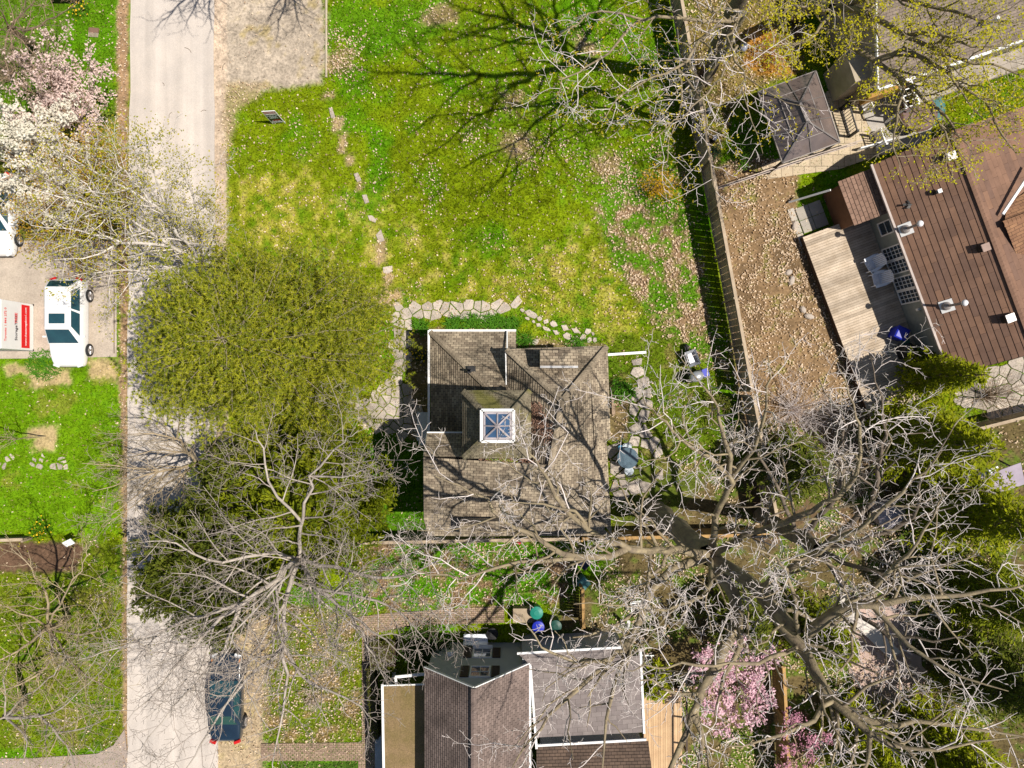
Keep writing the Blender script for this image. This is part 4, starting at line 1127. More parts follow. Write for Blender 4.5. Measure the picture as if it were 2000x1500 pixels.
# --- bare tree beside the road, bottom centre
def roadtree():
    base = P(645, 1030, 0)
    t = tree_root('bare_tree', 'spreading leafless tree whose long limbs reach over the dark car and road', 'tree', base, 'leafless trees')
    g = Grow(31, gap=(.5, .28, .16), wig=.17, up=.10, rmin=.0085, maxlen=(3.6, 1.5, .55), start=.1, ratio=(.55, .5, .45))
    hub = P(585, 1090, 6.5)
    g.limb([P(647, 1028, -.2), P(644, 1031, 1), P(612, 1062, 4), hub], .36, .28, spawn=False)
    for p, a, b_ in (([hub, P(540, 1130, 8), P(470, 1180, 9), P(400, 1240, 9.6), P(320, 1330, 10), P(240, 1420, 10.4)], .17, .02),
                     ([P(470, 1180, 9), P(380, 1205, 9.6), P(300, 1240, 10), P(220, 1270, 10.4), P(150, 1290, 10.8)], .10, .018),
                     ([P(470, 1180, 9), P(440, 1260, 9.6), P(360, 1360, 10), P(270, 1470, 10.2)], .10, .018),
                     ([hub, P(555, 1180, 8), P(550, 1260, 9), P(480, 1330, 9.6), P(400, 1440, 10), P(350, 1530, 10.2)], .15, .025),
                     ([P(550, 1260, 9), P(560, 1340, 9.8), P(540, 1440, 10.4), P(535, 1520, 10.8)], .10, .02),
                     ([P(550, 1260, 9), P(600, 1330, 9.6), P(690, 1370, 10.3), P(735, 1410, 10.8)], .10, .018),
                     ([hub, P(620, 1150, 8), P(680, 1200, 9), P(720, 1260, 9.8), P(760, 1340, 10.5)], .14, .02),
                     ([P(680, 1200, 9), P(740, 1240, 10), P(810, 1300, 10.8)], .08, .016),
                     ([hub, P(660, 1110, 8), P(760, 1130, 9), P(840, 1100, 10), P(880, 1070, 10.6)], .12, .018),
                     ([P(620, 1150, 8), P(720, 1170, 9.2), P(790, 1200, 10), P(840, 1260, 10.8)], .09, .016),
                     ([hub, P(520, 1080, 8), P(420, 1100, 9), P(340, 1060, 10), P(270, 1060, 10.8)], .12, .02),
                     ([hub, P(590, 1020, 8.2), P(610, 930, 9.5), P(660, 870, 10.4), P(700, 840, 11)], .12, .018),
                     ([P(590, 1020, 8.2), P(530, 950, 9.6), P(510, 870, 10.6), P(490, 830, 11.2)], .09, .018),
                     ([P(610, 930, 9.5), P(680, 930, 10.4), P(740, 900, 11)], .06, .014),
                     ([hub, P(560, 1120, 9.5), P(460, 1240, 11), P(420, 1320, 11.6)], .09, .018),
                     ([P(555, 1180, 8), P(500, 1270, 9.4), P(430, 1400, 10.2)], .08, .016)):
        g.limb(p, a, b_)
    g.wood.build('trunk', M_barkL, t); g.fine.build('crown', bark('grey_twigs', (.44, .38, .345), (.29, .245, .21)), t)
roadtree()

# --- leaning bare tree over the road
def leantree():
    base = P(402, 912, 0)
    t = tree_root('bare_tree', 'slender leafless tree arching left over the road shadow', 'tree', base, 'leafless trees')
    g = Grow(41, gap=(.30, .22, .14), wig=.14, up=.06, rmin=.008, maxlen=(2.2, .9, .4), start=.15, ratio=(.55, .5, .45), ang=(38, 42, 48))
    f = P(385, 905, 2.5)
    g.limb([P(405, 914, -.1), f], .17, .15, spawn=False)
    for p, a, b_ in (([f, P(370, 885, 3.6), P(345, 858, 5), P(300, 850, 6), P(230, 850, 6.8)], .11, .02),
                     ([f, P(350, 915, 3.6), P(310, 920, 5), P(250, 940, 6), P(180, 960, 6.8)], .11, .02),
                     ([P(310, 920, 5), P(240, 912, 6), P(160, 905, 6.8)], .06, .014),
                     ([P(310, 920, 5), P(270, 965, 6), P(210, 1010, 6.8)], .06, .014),
                     ([P(345, 858, 5), P(350, 815, 6.2), P(345, 780, 7)], .05, .012),
                     ([f, P(330, 945, 4), P(280, 975, 5.5), P(200, 1030, 6.6)], .08, .014),
                     ([f, P(420, 860, 4), P(428, 810, 5)], .05, .014),
                     ([P(370, 885, 3.6), P(310, 880, 5), P(235, 895, 6.2)], .05, .012)):
        g.limb(p, a, b_)
    g.wood.build('trunk', M_barkB, t); g.fine.build('crown', bark('tan_twigs', (.42, .35, .26), (.29, .235, .17)), t)
leantree()

# --- the two bare trees beside the long fence, whose shadow fans over the lawn
def fencetree():
    base = P(1372, 158, 0)
    t = tree_root('bare_tree', 'tall leafless tree by the long fence casting the fan of shadow on the lawn', 'tree', base, 'leafless trees')
    g = Grow(51, gap=(.95, .5, .25), wig=.15, up=.08, rmin=.011, maxlen=(4.2, 1.6, .6), start=.1, ratio=(.5, .48, .42), depth=2)
    fork = SH(1120, 118, 11)
    g.limb([base + Vector((0, 0, -.2)), base + Vector((0, 0, 1.2)), base.lerp(fork, .5), fork], .40, .34, spawn=False)
    def S(*L): return [SH(*a) for a in L]
    for p, a, b_ in ((S((1120, 118, 11), (1060, 140, 13), (940, 148, 16), (850, 142, 18.5), (740, 140, 20.5), (690, 135, 21.5)), .27, .06),
                     (S((1120, 118, 11), (1060, 70, 13), (1000, 42, 15), (920, 22, 17.5), (860, -5, 19.5)), .27, .06),
                     (S((1000, 42, 15), (960, -20, 17), (930, -70, 19)), .12, .04),
                     (S((1120, 118, 11), (1090, 60, 13.5), (1080, -20, 16), (1070, -90, 18)), .2, .05),
                     (S((1120, 118, 11), (1150, 60, 13), (1180, -10, 15.5), (1190, -80, 17.5)), .2, .05),
                     (S((940, 148, 16), (880, 190, 18), (830, 250, 20)), .13, .035),
                     (S((850, 142, 18.5), (790, 100, 20), (760, 60, 21)), .09, .03),
                     (S((1000, 42, 15), (900, 70, 17), (850, 80, 19)), .10, .03),
                     (S((1060, 140, 13), (990, 180, 15.5), (930, 240, 18), (890, 290, 20)), .15, .04),
                     (S((990, 180, 15.5), (960, 220, 17.5), (940, 330, 20)), .10, .03),
                     (S((1120, 118, 11), (1060, 90, 14), (880, 60, 18), (830, 20, 20)), .13, .04)):
        g.limb(p, a, b_)
    g.wood.build('trunk', M_barkD, t); g.fine.build('crown', M_barkL, t)
fencetree()
def fencetree2():
    base = P(1337, 222, 0)
    t = tree_root('bare_tree', 'slimmer leafless tree by the long fence with light limbs hanging over the lawn edge', 'tree', base, 'leafless trees')
    g = Grow(61, gap=(.68, .38, .22), wig=.21, up=.05, rmin=.0095, maxlen=(2.2, 1.0, .42), start=.15)
    f = P(1372, 165, 4.2); h2_ = P(1455, 25, 9)
    g.limb([P(1335, 224, -.2), P(1340, 214, 1), f, h2_], .19, .13, spawn=False)
    for p, a, b_ in (([h2_, P(1380, 65, 10.2), P(1325, 135, 11), P(1230, 172, 11.8), P(1160, 245, 12.4)], .12, .02),
                     ([h2_, P(1420, 40, 10), P(1260, 40, 11.5), P(1180, 110, 12.5), P(1110, 150, 13), P(1085, 190, 13.4)], .11, .018),
                     ([P(1260, 40, 11.5), P(1170, 20, 12.5), P(1130, 45, 13), P(1090, 70, 13.4)], .06, .014),
                     ([P(1325, 135, 11), P(1330, 210, 12), P(1310, 260, 12.6), P(1300, 330, 13)], .06, .014),
                     ([P(1325, 135, 11), P(1370, 200, 12), P(1385, 300, 13), P(1400, 380, 13.4)], .06, .014),
                     ([h2_, P(1425, 70, 10.5), P(1450, 140, 12), P(1455, 200, 12.6), P(1490, 300, 13)], .07, .012),
                     ([P(1440, 90, 10.5), P(1400, 160, 12), P(1345, 215, 13), P(1280, 270, 13.5)], .07, .014),
                     ([f, P(1340, 180, 6), P(1290, 185, 7.4), P(1220, 215, 8.4)], .06, .014),
                     ([f, P(1330, 120, 6.5), P(1290, 120, 8), P(1250, 115, 9)], .06, .014),
                     ([h2_, P(1420, 20, 10.5), P(1340, 0, 12), P(1250, -10, 13)], .09, .016),
                     ([P(1430, 130, 11.2), P(1520, 190, 12), P(1600, 215, 12.6)], .035, .010)):
        g.limb(p, a, b_)
    rs = np.random.RandomState(61)
    g.wood.build('trunk', M_barkY, t); g.fine.build('crown', M_barkT, t)
    tp = np.array([tuple(v) for v in g.tips]); tp = tp[rs.rand(len(tp)) < .55]
    c = np.repeat(tp, 3, 0) + rs.normal(0, .05, (len(tp) * 3, 3))
    leaves_mesh('buds', leafmat('yellow_buds', (.52, .46, .03), (.36, .28, .02), .35), t, c, .085, rs)
fencetree2()

# --- budding tree at the top right
def budtree():
    base = P(1555, 30, 0)
    t = tree_root('budding_tree', 'broad tree with yellow-green buds over the grey roofed house', 'tree', base)
    g = Grow(71, gap=(.5, .29, .18), wig=.21, up=.05, rmin=.010, maxlen=(2.5, 1.1, .45), start=.10)
    h = P(1620, 60, 7.0)
    g.limb([P(1553, 33, -.2), P(1557, 28, 1), P(1590, 10, 4), P(1625, 20, 7)], .36, .28, spawn=False)
    h = P(1625, 20, 7)
    for p, a, b_ in (([h, P(1640, 80, 8.5), P(1710, 118, 9.5), P(1765, 155, 10.2), P(1815, 205, 10.8), P(1865, 245, 11.4), P(1900, 300, 12)], .20, .02),
                     ([P(1710, 118, 9.5), P(1780, 100, 10.5), P(1850, 150, 11.5), P(1920, 190, 12), P(1990, 220, 12.5)], .15, .02),
                     ([h, P(1700, 30, 9), P(1770, 70, 10.3), P(1840, 100, 11.3), P(1930, 130, 12), P(2020, 150, 12.5)], .2, .025),
                     ([h, P(1720, -10, 9.5), P(1820, 10, 11), P(1920, 40, 12), P(2030, 40, 12.5)], .17, .02),
                     ([h, P(1590, 70, 9), P(1550, 90, 10.2), P(1520, 70, 11)], .10, .015),
                     ([P(1765, 155, 10.2), P(1755, 220, 11.2), P(1745, 280, 11.8), P(1760, 330, 12.2)], .09, .014),
                     ([P(1815, 205, 10.8), P(1850, 270, 11.6), P(1840, 320, 12)], .07, .013),
                     ([P(1770, 70, 10.3), P(1820, 60, 11.5), P(1900, 90, 12.4), P(1980, 90, 13)], .1, .015),
                     ([P(1920, 190, 12), P(1950, 250, 12.6), P(1985, 300, 13)], .07, .013),
                     ([h, P(1560, 10, 9), P(1510, 20, 10.5)], .08, .015),
                     ([P(1840, 100, 11.3), P(1870, 170, 12), P(1930, 240, 12.6)], .08, .013),
                     ([P(1700, 30, 9), P(1690, -30, 10.5), P(1720, -70, 11.5)], .12, .02)):
        g.limb(p, a, b_)
    rs = np.random.RandomState(71)
    g.wood.build('trunk', M_barkY, t); g.fine.build('crown', bark('olive_twigs', (.40, .34, .24), (.28, .225, .15)), t)
    tp = np.array([tuple(v) for v in g.tips])
    c = np.repeat(tp, 5, 0) + rs.normal(0, .085, (len(tp) * 5, 3))
    leaves_mesh('buds', leafmat('lime_buds', (.58, .52, .02), (.38, .36, .015), .35), t, c, .10, rs)
budtree()

# --- bare trees at the left edge
def leftbare(name, label, base, trunk, limbs, seed, barkm, twig, buds=None, k=None):
    t = tree_root(name, label, 'tree', P(*base, 0), 'leafless trees')
    o = dict(gap=(.4, .26, .15), wig=.18, up=.08, rmin=.0085, maxlen=(2.2, 1.0, .4), start=.12)
    o.update(k or {})
    g = Grow(seed, **o)
    g.limb(trunk, *((k or {}).get('tr', (.2, .15))), spawn=False)
    for p, a, b_ in limbs: g.limb(p, a, b_)
    g.wood.build('trunk', barkm, t); g.fine.build('crown', twig, t)
    if buds:
        rs = np.random.RandomState(seed); tp = np.array([tuple(v) for v in g.tips]); tp = tp[rs.rand(len(tp)) < buds[1]]
        leaves_mesh('buds', buds[0], t, np.repeat(tp, 2, 0) + rs.normal(0, .05, (len(tp) * 2, 3)), .07, rs)
M_tanT = bark('straw_twigs', (.43, .35, .22), (.30, .235, .15))
h = P(95, 1225, 5)
leftbare('bare_tree', 'leafless tan tree on the left lawn below the number sign', (130, 1208), [P(132, 1206, -.2), P(129, 1209, 1), h],
         [([h, P(60, 1250, 6.5), P(0, 1290, 7.5), P(-60, 1300, 8)], .1, .02), ([h, P(100, 1290, 6.5), P(50, 1330, 7.4), P(-20, 1360, 8)], .1, .02), ([h, P(150, 1240, 6.5), P(210, 1225, 7.4), P(235, 1190, 8)], .08, .014),
          ([h, P(130, 1280, 6.6), P(180, 1330, 7.5), P(230, 1350, 8)], .08, .014), ([h, P(90, 1160, 6.5), P(60, 1110, 7.5), P(20, 1070, 8)], .09, .014), ([h, P(120, 1170, 6.6), P(160, 1110, 7.6), P(170, 1060, 8)], .07, .013), ([h, P(50, 1200, 6.5), P(-10, 1180, 7.5)], .07, .013)], 81, M_barkB, M_tanT, (leafmat('green_gold_buds', (.34, .34, .03), (.24, .2, .02)), .3))
h = P(10, 1400, 5)
leftbare('bare_tree', 'leafless tree with pale limbs at the lower left corner', (45, 1375), [P(46, 1374, -.2), P(44, 1376, 1), h],
         [([h, P(70, 1400, 6.2), P(110, 1430, 7), P(140, 1475, 7.6), P(160, 1520, 8)], .11, .02), ([P(70, 1400, 6.2), P(120, 1385, 7.2), P(160, 1345, 8)], .07, .013), ([h, P(50, 1440, 6.4), P(40, 1500, 7.2)], .08, .014), ([h, P(-40, 1420, 6.5)], .07, .02), ([h, P(60, 1350, 6.5), P(110, 1310, 7.5), P(130, 1280, 8)], .07, .013), ([P(110, 1430, 7), P(170, 1420, 7.8), P(215, 1400, 8.2)], .05, .012), ([h, P(10, 1330, 6.6), P(20, 1280, 7.6)], .06, .013)], 82, M_barkL, M_tanT)
h = P(20, 55, 4)
leftbare('bare_tree', 'leafless brown tree in the top left corner', (60, 85), [P(61, 86, -.2), P(59, 84, 1), h],
         [([h, P(60, 60, 5.2), P(110, 30, 6.2), P(150, 0, 7)], .07, .013), ([h, P(50, 20, 5.3), P(90, -20, 6.4)], .07, .013), ([h, P(60, 100, 5.2), P(90, 130, 6)], .06, .013), ([h, P(10, 100, 5.2), P(20, 160, 6)], .06, .013), ([h, P(0, 20, 5.4), P(-20, -20, 6.4)], .06, .013), ([h, P(30, 130, 5), P(70, 190, 5.6)], .05, .012)], 83, M_barkN, M_barkN)
h = P(430, -25, 5)
for nm, lab, bs, fan, sd in (('bare_tree', 'leafless tree off the top edge shading the road, only its lowest twigs in view', (500, -40), ((400, 20), (360, 60), (330, 30), (300, 60), (420, 70)), 84),
                             ('bare_tree', 'leafless tree off the top edge shading the gravel bay', (700, -30), ((560, 30), (540, 80), (590, 60), (520, 50), (600, 20)), 85)):
    b0 = P(*bs, 0); f0 = SH(bs[0] - 95, -60, 5.5)
    fh = SH(fan[0][0] + 20, -50, 8)
    leftbare(nm, lab, bs, [b0 - Vector((0, 0, .2)), b0 + Vector((0, 0, 1)), b0 + Vector((0, .3, 5)), fh],
             [([fh, SH((a + fan[0][0]) / 2, (b_ - 40) / 2, 8.8), SH(a, b_, 9.6)], .09, .02) for a, b_ in fan], sd, M_barkD, M_barkL, k=dict(depth=2, gap=(.4, .3, .2), maxlen=(1.6, .7, .4)))
# sapling and its stake-thin stem on the left lawn
b0 = P(88, 852, 0)
leftbare('sapling', 'thin bare sapling on the bright left lawn beside the paver path', (88, 852), [b0 - Vector((0, 0, .1)), b0 + Vector((0, 0, .5)), b0 + Vector((0, 0, 2.3))],
         [([b0 + Vector((0, 0, 2.3)), b0 + Vector((-.1, .1, 3.6)), b0 + Vector((0, .2, 4.6))], .025, .008), ([b0 + Vector((0, 0, 2.2)), b0 + Vector((.5, .3, 3.4)), b0 + Vector((.8, .6, 4.2))], .02, .008), ([b0 + Vector((0, 0, 2.2)), b0 + Vector((-.3, -.5, 3.4)), b0 + Vector((-.6, -.7, 4.2))], .02, .008), ([b0 + Vector((0, 0, 2.1)), b0 + Vector((-.6, .3, 3.2)), b0 + Vector((-1, .6, 4))], .02, .008)], 86, M_barkB, M_tanT, k=dict(tr=(.04, .028), depth=2, gap=(.3, .25, .2), maxlen=(.7, .4, .2)))

# ---------------------------------------------------------------- evergreens
def conifer(name, label, base, height, prof, col, seed, nb=120, style='tuft', lean=(0, 0), size=.17, per=9, twigm=None, droop=.0, r0=.2, group=None, gap=.24, sq=(1, 1), zmin=1.5, nee=None):
    rs = np.random.RandomState(seed); rd = random.Random(seed)
    b0 = Vector(base); t = tree_root(name, label, 'tree', b0, group)
    ax = lambda z: Vector((b0.x + lean[0] * z / height, b0.y + lean[1] * z / height, z))
    tr = Tubes(); tr.add([tuple(ax(-.2 + (height + .2) * k / 7)) for k in range(8)], r0, .02, 7); tr.build('trunk', M_barkD, t)
    tw = Tubes(); C0, D0 = [], []
    zs = [p[0] for p in prof]; rsd = [p[1] for p in prof]
    for i in range(nb):
        z = zmin + (height * .98 - zmin) * ((i + rd.random()) / nb) ** .9
        az = i * 2.39996 + rd.gauss(0, .25)
        Rr = np.interp(z, zs, rsd) * rd.uniform(.60, 1.12)
        if Rr < .1: continue
        d = Vector((math.cos(az) * sq[0], math.sin(az) * sq[1], 0)); p0 = ax(z)
        q = []
        bend = rd.gauss(0, .16)
        for k in range(6):
            f = k / 5
            q.append(p0 + d * (Rr * f) + Vector((-d.y, d.x, 0)) * (Rr * bend * f * f) + Vector((0, 0, (.10 - droop) * Rr * f + .10 * Rr * f * f * (1 if droop < .1 else -.3))))
        tw.add([tuple(v) for v in q], .010 + Rr * .004, .005, 4)
        L = Rr; s = .06
        sd = 1
        while s < 1:
            x = s * 5; k = min(int(x), 4); p = q[k].lerp(q[k + 1], x - k)
            T = (q[k + 1] - q[k]).normalized(); lat = T.cross(Vector((0, 0, 1))).normalized()
            a = R(rd.uniform(25, 75)); sd = -sd
            dd = (T * math.cos(a) + lat * sd * math.sin(a) + Vector((0, 0, rd.uniform(-.15, .6) - droop))).normalized()
            l = min(1.1, (1.15 - s) * L * .5 + .22) * rd.uniform(.6, 1.15)
            e = p + dd * l
            tw.add([tuple(p), tuple(p.lerp(e, .5)), tuple(e)], .008, .004, 3)
            m = max(1, int(l / .15))
            for j in range(m):
                C0.append(p.lerp(e, (j + .7) / m)); D0.append(dd)
            s += gap / L * rd.uniform(.6, 1.3)
        C0.append(q[-1]); D0.append(d)
    tw.build('branches', twigm or M_barkN, t)
    Cc = np.array([tuple(v) for v in C0]); Dd = np.array([tuple(v) for v in D0]); n = len(Cc)
    if style == 'tuft':
        Cc = np.repeat(Cc, per, 0); Dd = np.repeat(Dd, per, 0); N = len(Cc)
        v = rs.normal(0, 1, (N, 3)); v[:, 2] = v[:, 2] * .7 + .15; v /= np.linalg.norm(v, axis=1, keepdims=True)
        v = v * .8 + Dd * .55; v /= np.linalg.norm(v, axis=1, keepdims=True)
        l = size * rs.uniform(.6, 1.2, N)[:, None]
        s = np.cross(v, rs.normal(0, 1, (N, 3))); s /= np.linalg.norm(s, axis=1, keepdims=True); s *= (nee or .014)
        V = np.stack([Cc - s, Cc + s, Cc + v * l], 1).reshape(-1, 3)
        rv = np.clip(np.repeat(rs.rand(n) ** 1.3, per) * .9 + rs.rand(N) * .25 - .05, 0, 1)
        npmesh('foliage', V, np.arange(3 * N).reshape(-1, 3), col, t, rnd=rv)
    else:
        Cc = np.repeat(Cc, per, 0); Dd = np.repeat(Dd, per, 0); N = len(Cc)
        Cc = Cc + rs.normal(0, .055, (N, 3))
        v = Dd + rs.normal(0, .65, (N, 3)) * np.array([1, 1, .6]); v /= np.linalg.norm(v, axis=1, keepdims=True)
        l = size * rs.uniform(.6, 1.3, N)[:, None]
        s = np.cross(v, np.array([0, 0, 1.0]) + rs.normal(0, .45, (N, 3))); s /= np.linalg.norm(s, axis=1, keepdims=True); s *= l * .17
        V = np.stack([Cc, Cc + v * l * .5 + s, Cc + v * l, Cc + v * l * .5 - s], 1).reshape(-1, 3)
        rv = np.clip(np.repeat(rs.rand(n), per) * .6 + rs.rand(N) * .4, 0, 1)
        npmesh('foliage', V, np.arange(4 * N).reshape(-1, 4), col, t, rnd=rv)
    return t
M_pine = leafmat('pine_needles', (.46, .46, .035), (.15, .20, .015), .35)
M_yew = leafmat('yew_needles', (.28, .31, .012), (.075, .115, .008), .3)
M_yewD = leafmat('dark_yew_needles', (.18, .20, .022), (.06, .09, .012), .3)
M_hem = leafmat('gold_green_needles', (.36, .38, .008), (.11, .15, .008), .3)
conifer('pine_tree', 'large round light olive pine between the road and the cottage', P(618, 690, 0), 13.0,
        [(0, 3), (2, 5.0), (5, 5.9), (8, 5.4), (10.5, 4.0), (12.2, 2.0), (13, .3)], M_pine, 101, nb=250, per=15, size=.17, sq=(1.0, .80), r0=.3, gap=.19, twigm=bark('pine_twigs', (.40, .345, .25), (.28, .235, .16)), nee=.017, zmin=2)
conifer('yew_tree', 'dark green yew under the bare limbs left of the cottage lawn', P(640, 965, 0), 7.5,
        [(0, 2.2), (1.5, 3.6), (3.5, 3.7), (5.5, 2.6), (7, 1.0), (7.5, .2)], M_yew, 102, nb=130, style='leaf', per=9, size=.22, gap=.17, sq=(1.1, 1), zmin=.8)
conifer('yew_tree', 'dark green yew spreading over the road edge beside the bare trees', P(470, 1065, 0), 7.0,
        [(0, 2), (1.5, 3.5), (3.5, 3.6), (5.2, 2.5), (6.5, 1.0), (7, .2)], M_yewD, 103, nb=130, style='leaf', per=9, size=.22, gap=.17, sq=(1, 1.05), zmin=.8)
conifer('yew_tree', 'small dark yew between the pine and the shaded road', P(520, 930, 0), 5.5,
        [(0, 1.6), (1.5, 2.6), (3, 2.4), (4.6, 1.3), (5.5, .2)], M_yewD, 104, nb=90, style='leaf', per=9, size=.2, gap=.18, zmin=.7)
for i, (lab, px, py, hh, rad, m, lean) in enumerate((
        ('yellow-green hemlock overlapping the lower end of the brown roof and deck', 1772, 735, 6.5, 1.35, M_hem, (0, 0)),
        ('tall gold-green hemlock below the brown roofed house', 1745, 850, 8.5, 2.5, M_hem, (0, 0)),
        ('dark hemlock right of the largest bare trunk', 1515, 905, 6.0, 2.2, M_yewD, (0, 0)),
        ('dense dark hemlock at the right edge below the wooden slats', 1815, 975, 8.5, 2.7, M_hem, (0, 0)),
        ('dark hemlock at the right edge above the pink paving', 1850, 1130, 8, 2.4, M_yew, (0, 0)),
        ('sparse hemlock left of the pink paving', 1570, 1210, 5.5, 2.0, M_yew, (0, 0)),
        ('dark hemlock at the right edge right of the pink paving', 1870, 1270, 9, 2.6, M_yewD, (0, 0)),
        ('gold-green hemlock in the lower right corner', 1780, 1420, 8, 3.2, M_hem, (0, 0)),
        ('olive hemlock along the bottom edge beside the tan fence', 1640, 1420, 6, 2.4, M_hem, (0, 0)),
        ('low dark hemlock beside the bottom deck', 1425, 1190, 5, 2.0, M_yewD, (0, 0)),
        ('small gold-green conifer beside the white chair', 1265, 1310, 3.0, 1.1, M_hem, (0, 0)))):
    conifer('hemlock_tree', lab, P(px, py, 0), hh, [(0, rad * .7), (hh * .25, rad), (hh * .5, rad * .75), (hh * .8, rad * .35), (hh, .1)], m, 110 + i, nb=int(30 + 11 * hh), style='leaf', per=6, size=.22, gap=.25, droop=.22, zmin=.8, twigm=M_barkN, group='hemlocks along the right side')

# ---------------------------------------------------------------- birch and blossom trees
def leaftree(name, label, base, trunk, limbs, seed, barkm, twig, lm, size, frac, per, k=None, part='foliage', spread=.08, r=(.2, .14), flat=.5):
    t = tree_root(name, label, 'tree', P(*base, 0))
    o = dict(gap=(.34, .24, .15), wig=.15, up=.07, rmin=.008, maxlen=(2.4, 1.0, .4), start=.1); o.update(k or {})
    g = Grow(seed, **o)
    g.limb(trunk, *r, spawn=False)
    for p, a, b_ in limbs: g.limb(p, a, b_)
    g.wood.build('trunk', barkm, t); g.fine.build('crown', twig, t)
    rs = np.random.RandomState(seed); tp = np.array([tuple(v) for v in g.nodes]); tp = tp[rs.rand(len(tp)) < frac]
    leaves_mesh(part, lm, t, np.repeat(tp, per, 0) + rs.normal(0, spread, (len(tp) * per, 3)), size, rs, flat=flat)
    return t
h1 = P(392, 512, 4)
leaftree('birch_tree', 'white barked birch with sparse lime leaves leaning over the road', (445, 548), [P(446, 549, -.2), P(441, 545, 1), h1],
         [([h1, P(330, 480, 6.5), P(250, 420, 9), P(190, 380, 10.5), P(130, 330, 11.5)], .15, .02), ([h1, P(360, 470, 6.5), P(300, 400, 9), P(250, 340, 10.5), P(210, 290, 11.5)], .13, .02),
          ([P(330, 480, 6.5), P(240, 470, 8.5), P(150, 450, 10), P(60, 440, 11)], .11, .018), ([h1, P(390, 440, 6.5), P(370, 370, 8.5), P(330, 310, 10)], .10, .016),
          ([h1, P(300, 530, 6.5), P(220, 530, 8.5), P(140, 540, 10)], .09, .016), ([P(300, 400, 9), P(210, 350, 10.5), P(100, 280, 12)], .08, .014), ([h1, P(420, 460, 6), P(425, 400, 7.5)], .08, .016), ([h1, P(340, 440, 7), P(300, 330, 9.5), P(290, 280, 10.5)], .08, .016),
          ([P(240, 470, 8.5), P(180, 500, 9.6), P(80, 510, 10.6)], .07, .014), ([P(250, 420, 9), P(160, 400, 10.5), P(40, 360, 11.8)], .08, .014)],
         201, M_birch, M_birch, leafmat('birch_leaves', (.50, .42, .03), (.26, .27, .02), .35), .095, .42, 2, r=(.22, .17), spread=.12, k=dict(gap=(.34, .25, .18), lt=.75))
h1 = P(150, 380, 3)
leaftree('maple_tree', 'young tree with rusty gold new leaves between the white blossoms and the birch', (190, 415), [P(191, 416, -.2), P(187, 413, 1), h1],
         [([h1, P(90, 350, 4.5), P(40, 320, 5.6)], .08, .016), ([h1, P(180, 320, 4.6), P(200, 260, 5.8)], .08, .016), ([h1, P(200, 400, 4.4), P(240, 410, 5.4)], .07, .014), ([h1, P(120, 440, 4.6), P(80, 480, 5.6)], .07, .014),
          ([h1, P(170, 450, 4.6), P(180, 510, 5.8)], .07, .014), ([h1, P(120, 330, 5), P(130, 280, 6)], .07, .014), ([h1, P(100, 400, 4.8), P(30, 420, 5.8)], .06, .014), ([h1, P(200, 350, 4.6), P(240, 330, 5.6)], .06, .014)],
         206, M_barkN, M_barkN, leafmat('gold_new_leaves', (.48, .30, .03), (.30, .17, .02), .35), .11, .75, 2, r=(.13, .1), spread=.12, k=dict(gap=(.3, .24, .17), maxlen=(1.9, .9, .36)))
h1 = P(75, 330, 2.6)
leaftree('blossom_tree', 'white blossoming tree at the left edge above the white car', (110, 345), [P(110, 345, -.2), P(106, 343, .8), h1],
         [([h1, P(20, 300, 4), P(-40, 260, 5)], .09, .02), ([h1, P(40, 260, 4.2), P(20, 200, 5.4)], .09, .02), ([h1, P(100, 270, 4.2), P(130, 230, 5.4)], .08, .018), ([h1, P(120, 320, 4), P(170, 300, 5)], .08, .018), ([h1, P(60, 380, 4), P(20, 420, 5)], .08, .018), ([h1, P(0, 350, 4), P(-50, 370, 5)], .08, .018), ([h1, P(110, 380, 3.8), P(140, 410, 4.6)], .06, .016), ([h1, P(70, 290, 5), P(60, 250, 6)], .06, .016)],
         202, M_barkN, M_barkN, leafmat('white_petals', (.85, .80, .70), (.66, .62, .52), .3), .15, .9, 4, k=dict(gap=(.3, .22, .16), maxlen=(1.8, .9, .4)), part='blossom')
h1 = P(105, 195, 2.4)
leaftree('blossom_tree', 'pale pink blossoming tree on the left above the white blossoms', (140, 215), [P(141, 216, -.2), P(137, 213, .8), h1],
         [([h1, P(110, 140, 4), P(130, 85, 5)], .08, .018), ([h1, P(150, 150, 3.8), P(180, 130, 4.8)], .08, .018), ([h1, P(150, 200, 3.8), P(185, 190, 4.6)], .08, .018), ([h1, P(60, 180, 4), P(30, 160, 5)], .08, .018), ([h1, P(70, 230, 4), P(40, 240, 5)], .07, .016), ([h1, P(100, 160, 4.6), P(90, 120, 5.6)], .06, .016), ([h1, P(140, 230, 3.8), P(175, 250, 4.4)], .06, .016), ([h1, P(80, 150, 4.4), P(50, 110, 5.4)], .06, .016)],
         203, M_barkN, M_barkN, leafmat('pale_pink_petals', (.80, .64, .60), (.58, .44, .41), .3), .14, .8, 3, k=dict(gap=(.3, .22, .16), maxlen=(1.5, .8, .36)), part='blossom')
h1 = P(1440, 1330, 2.2)
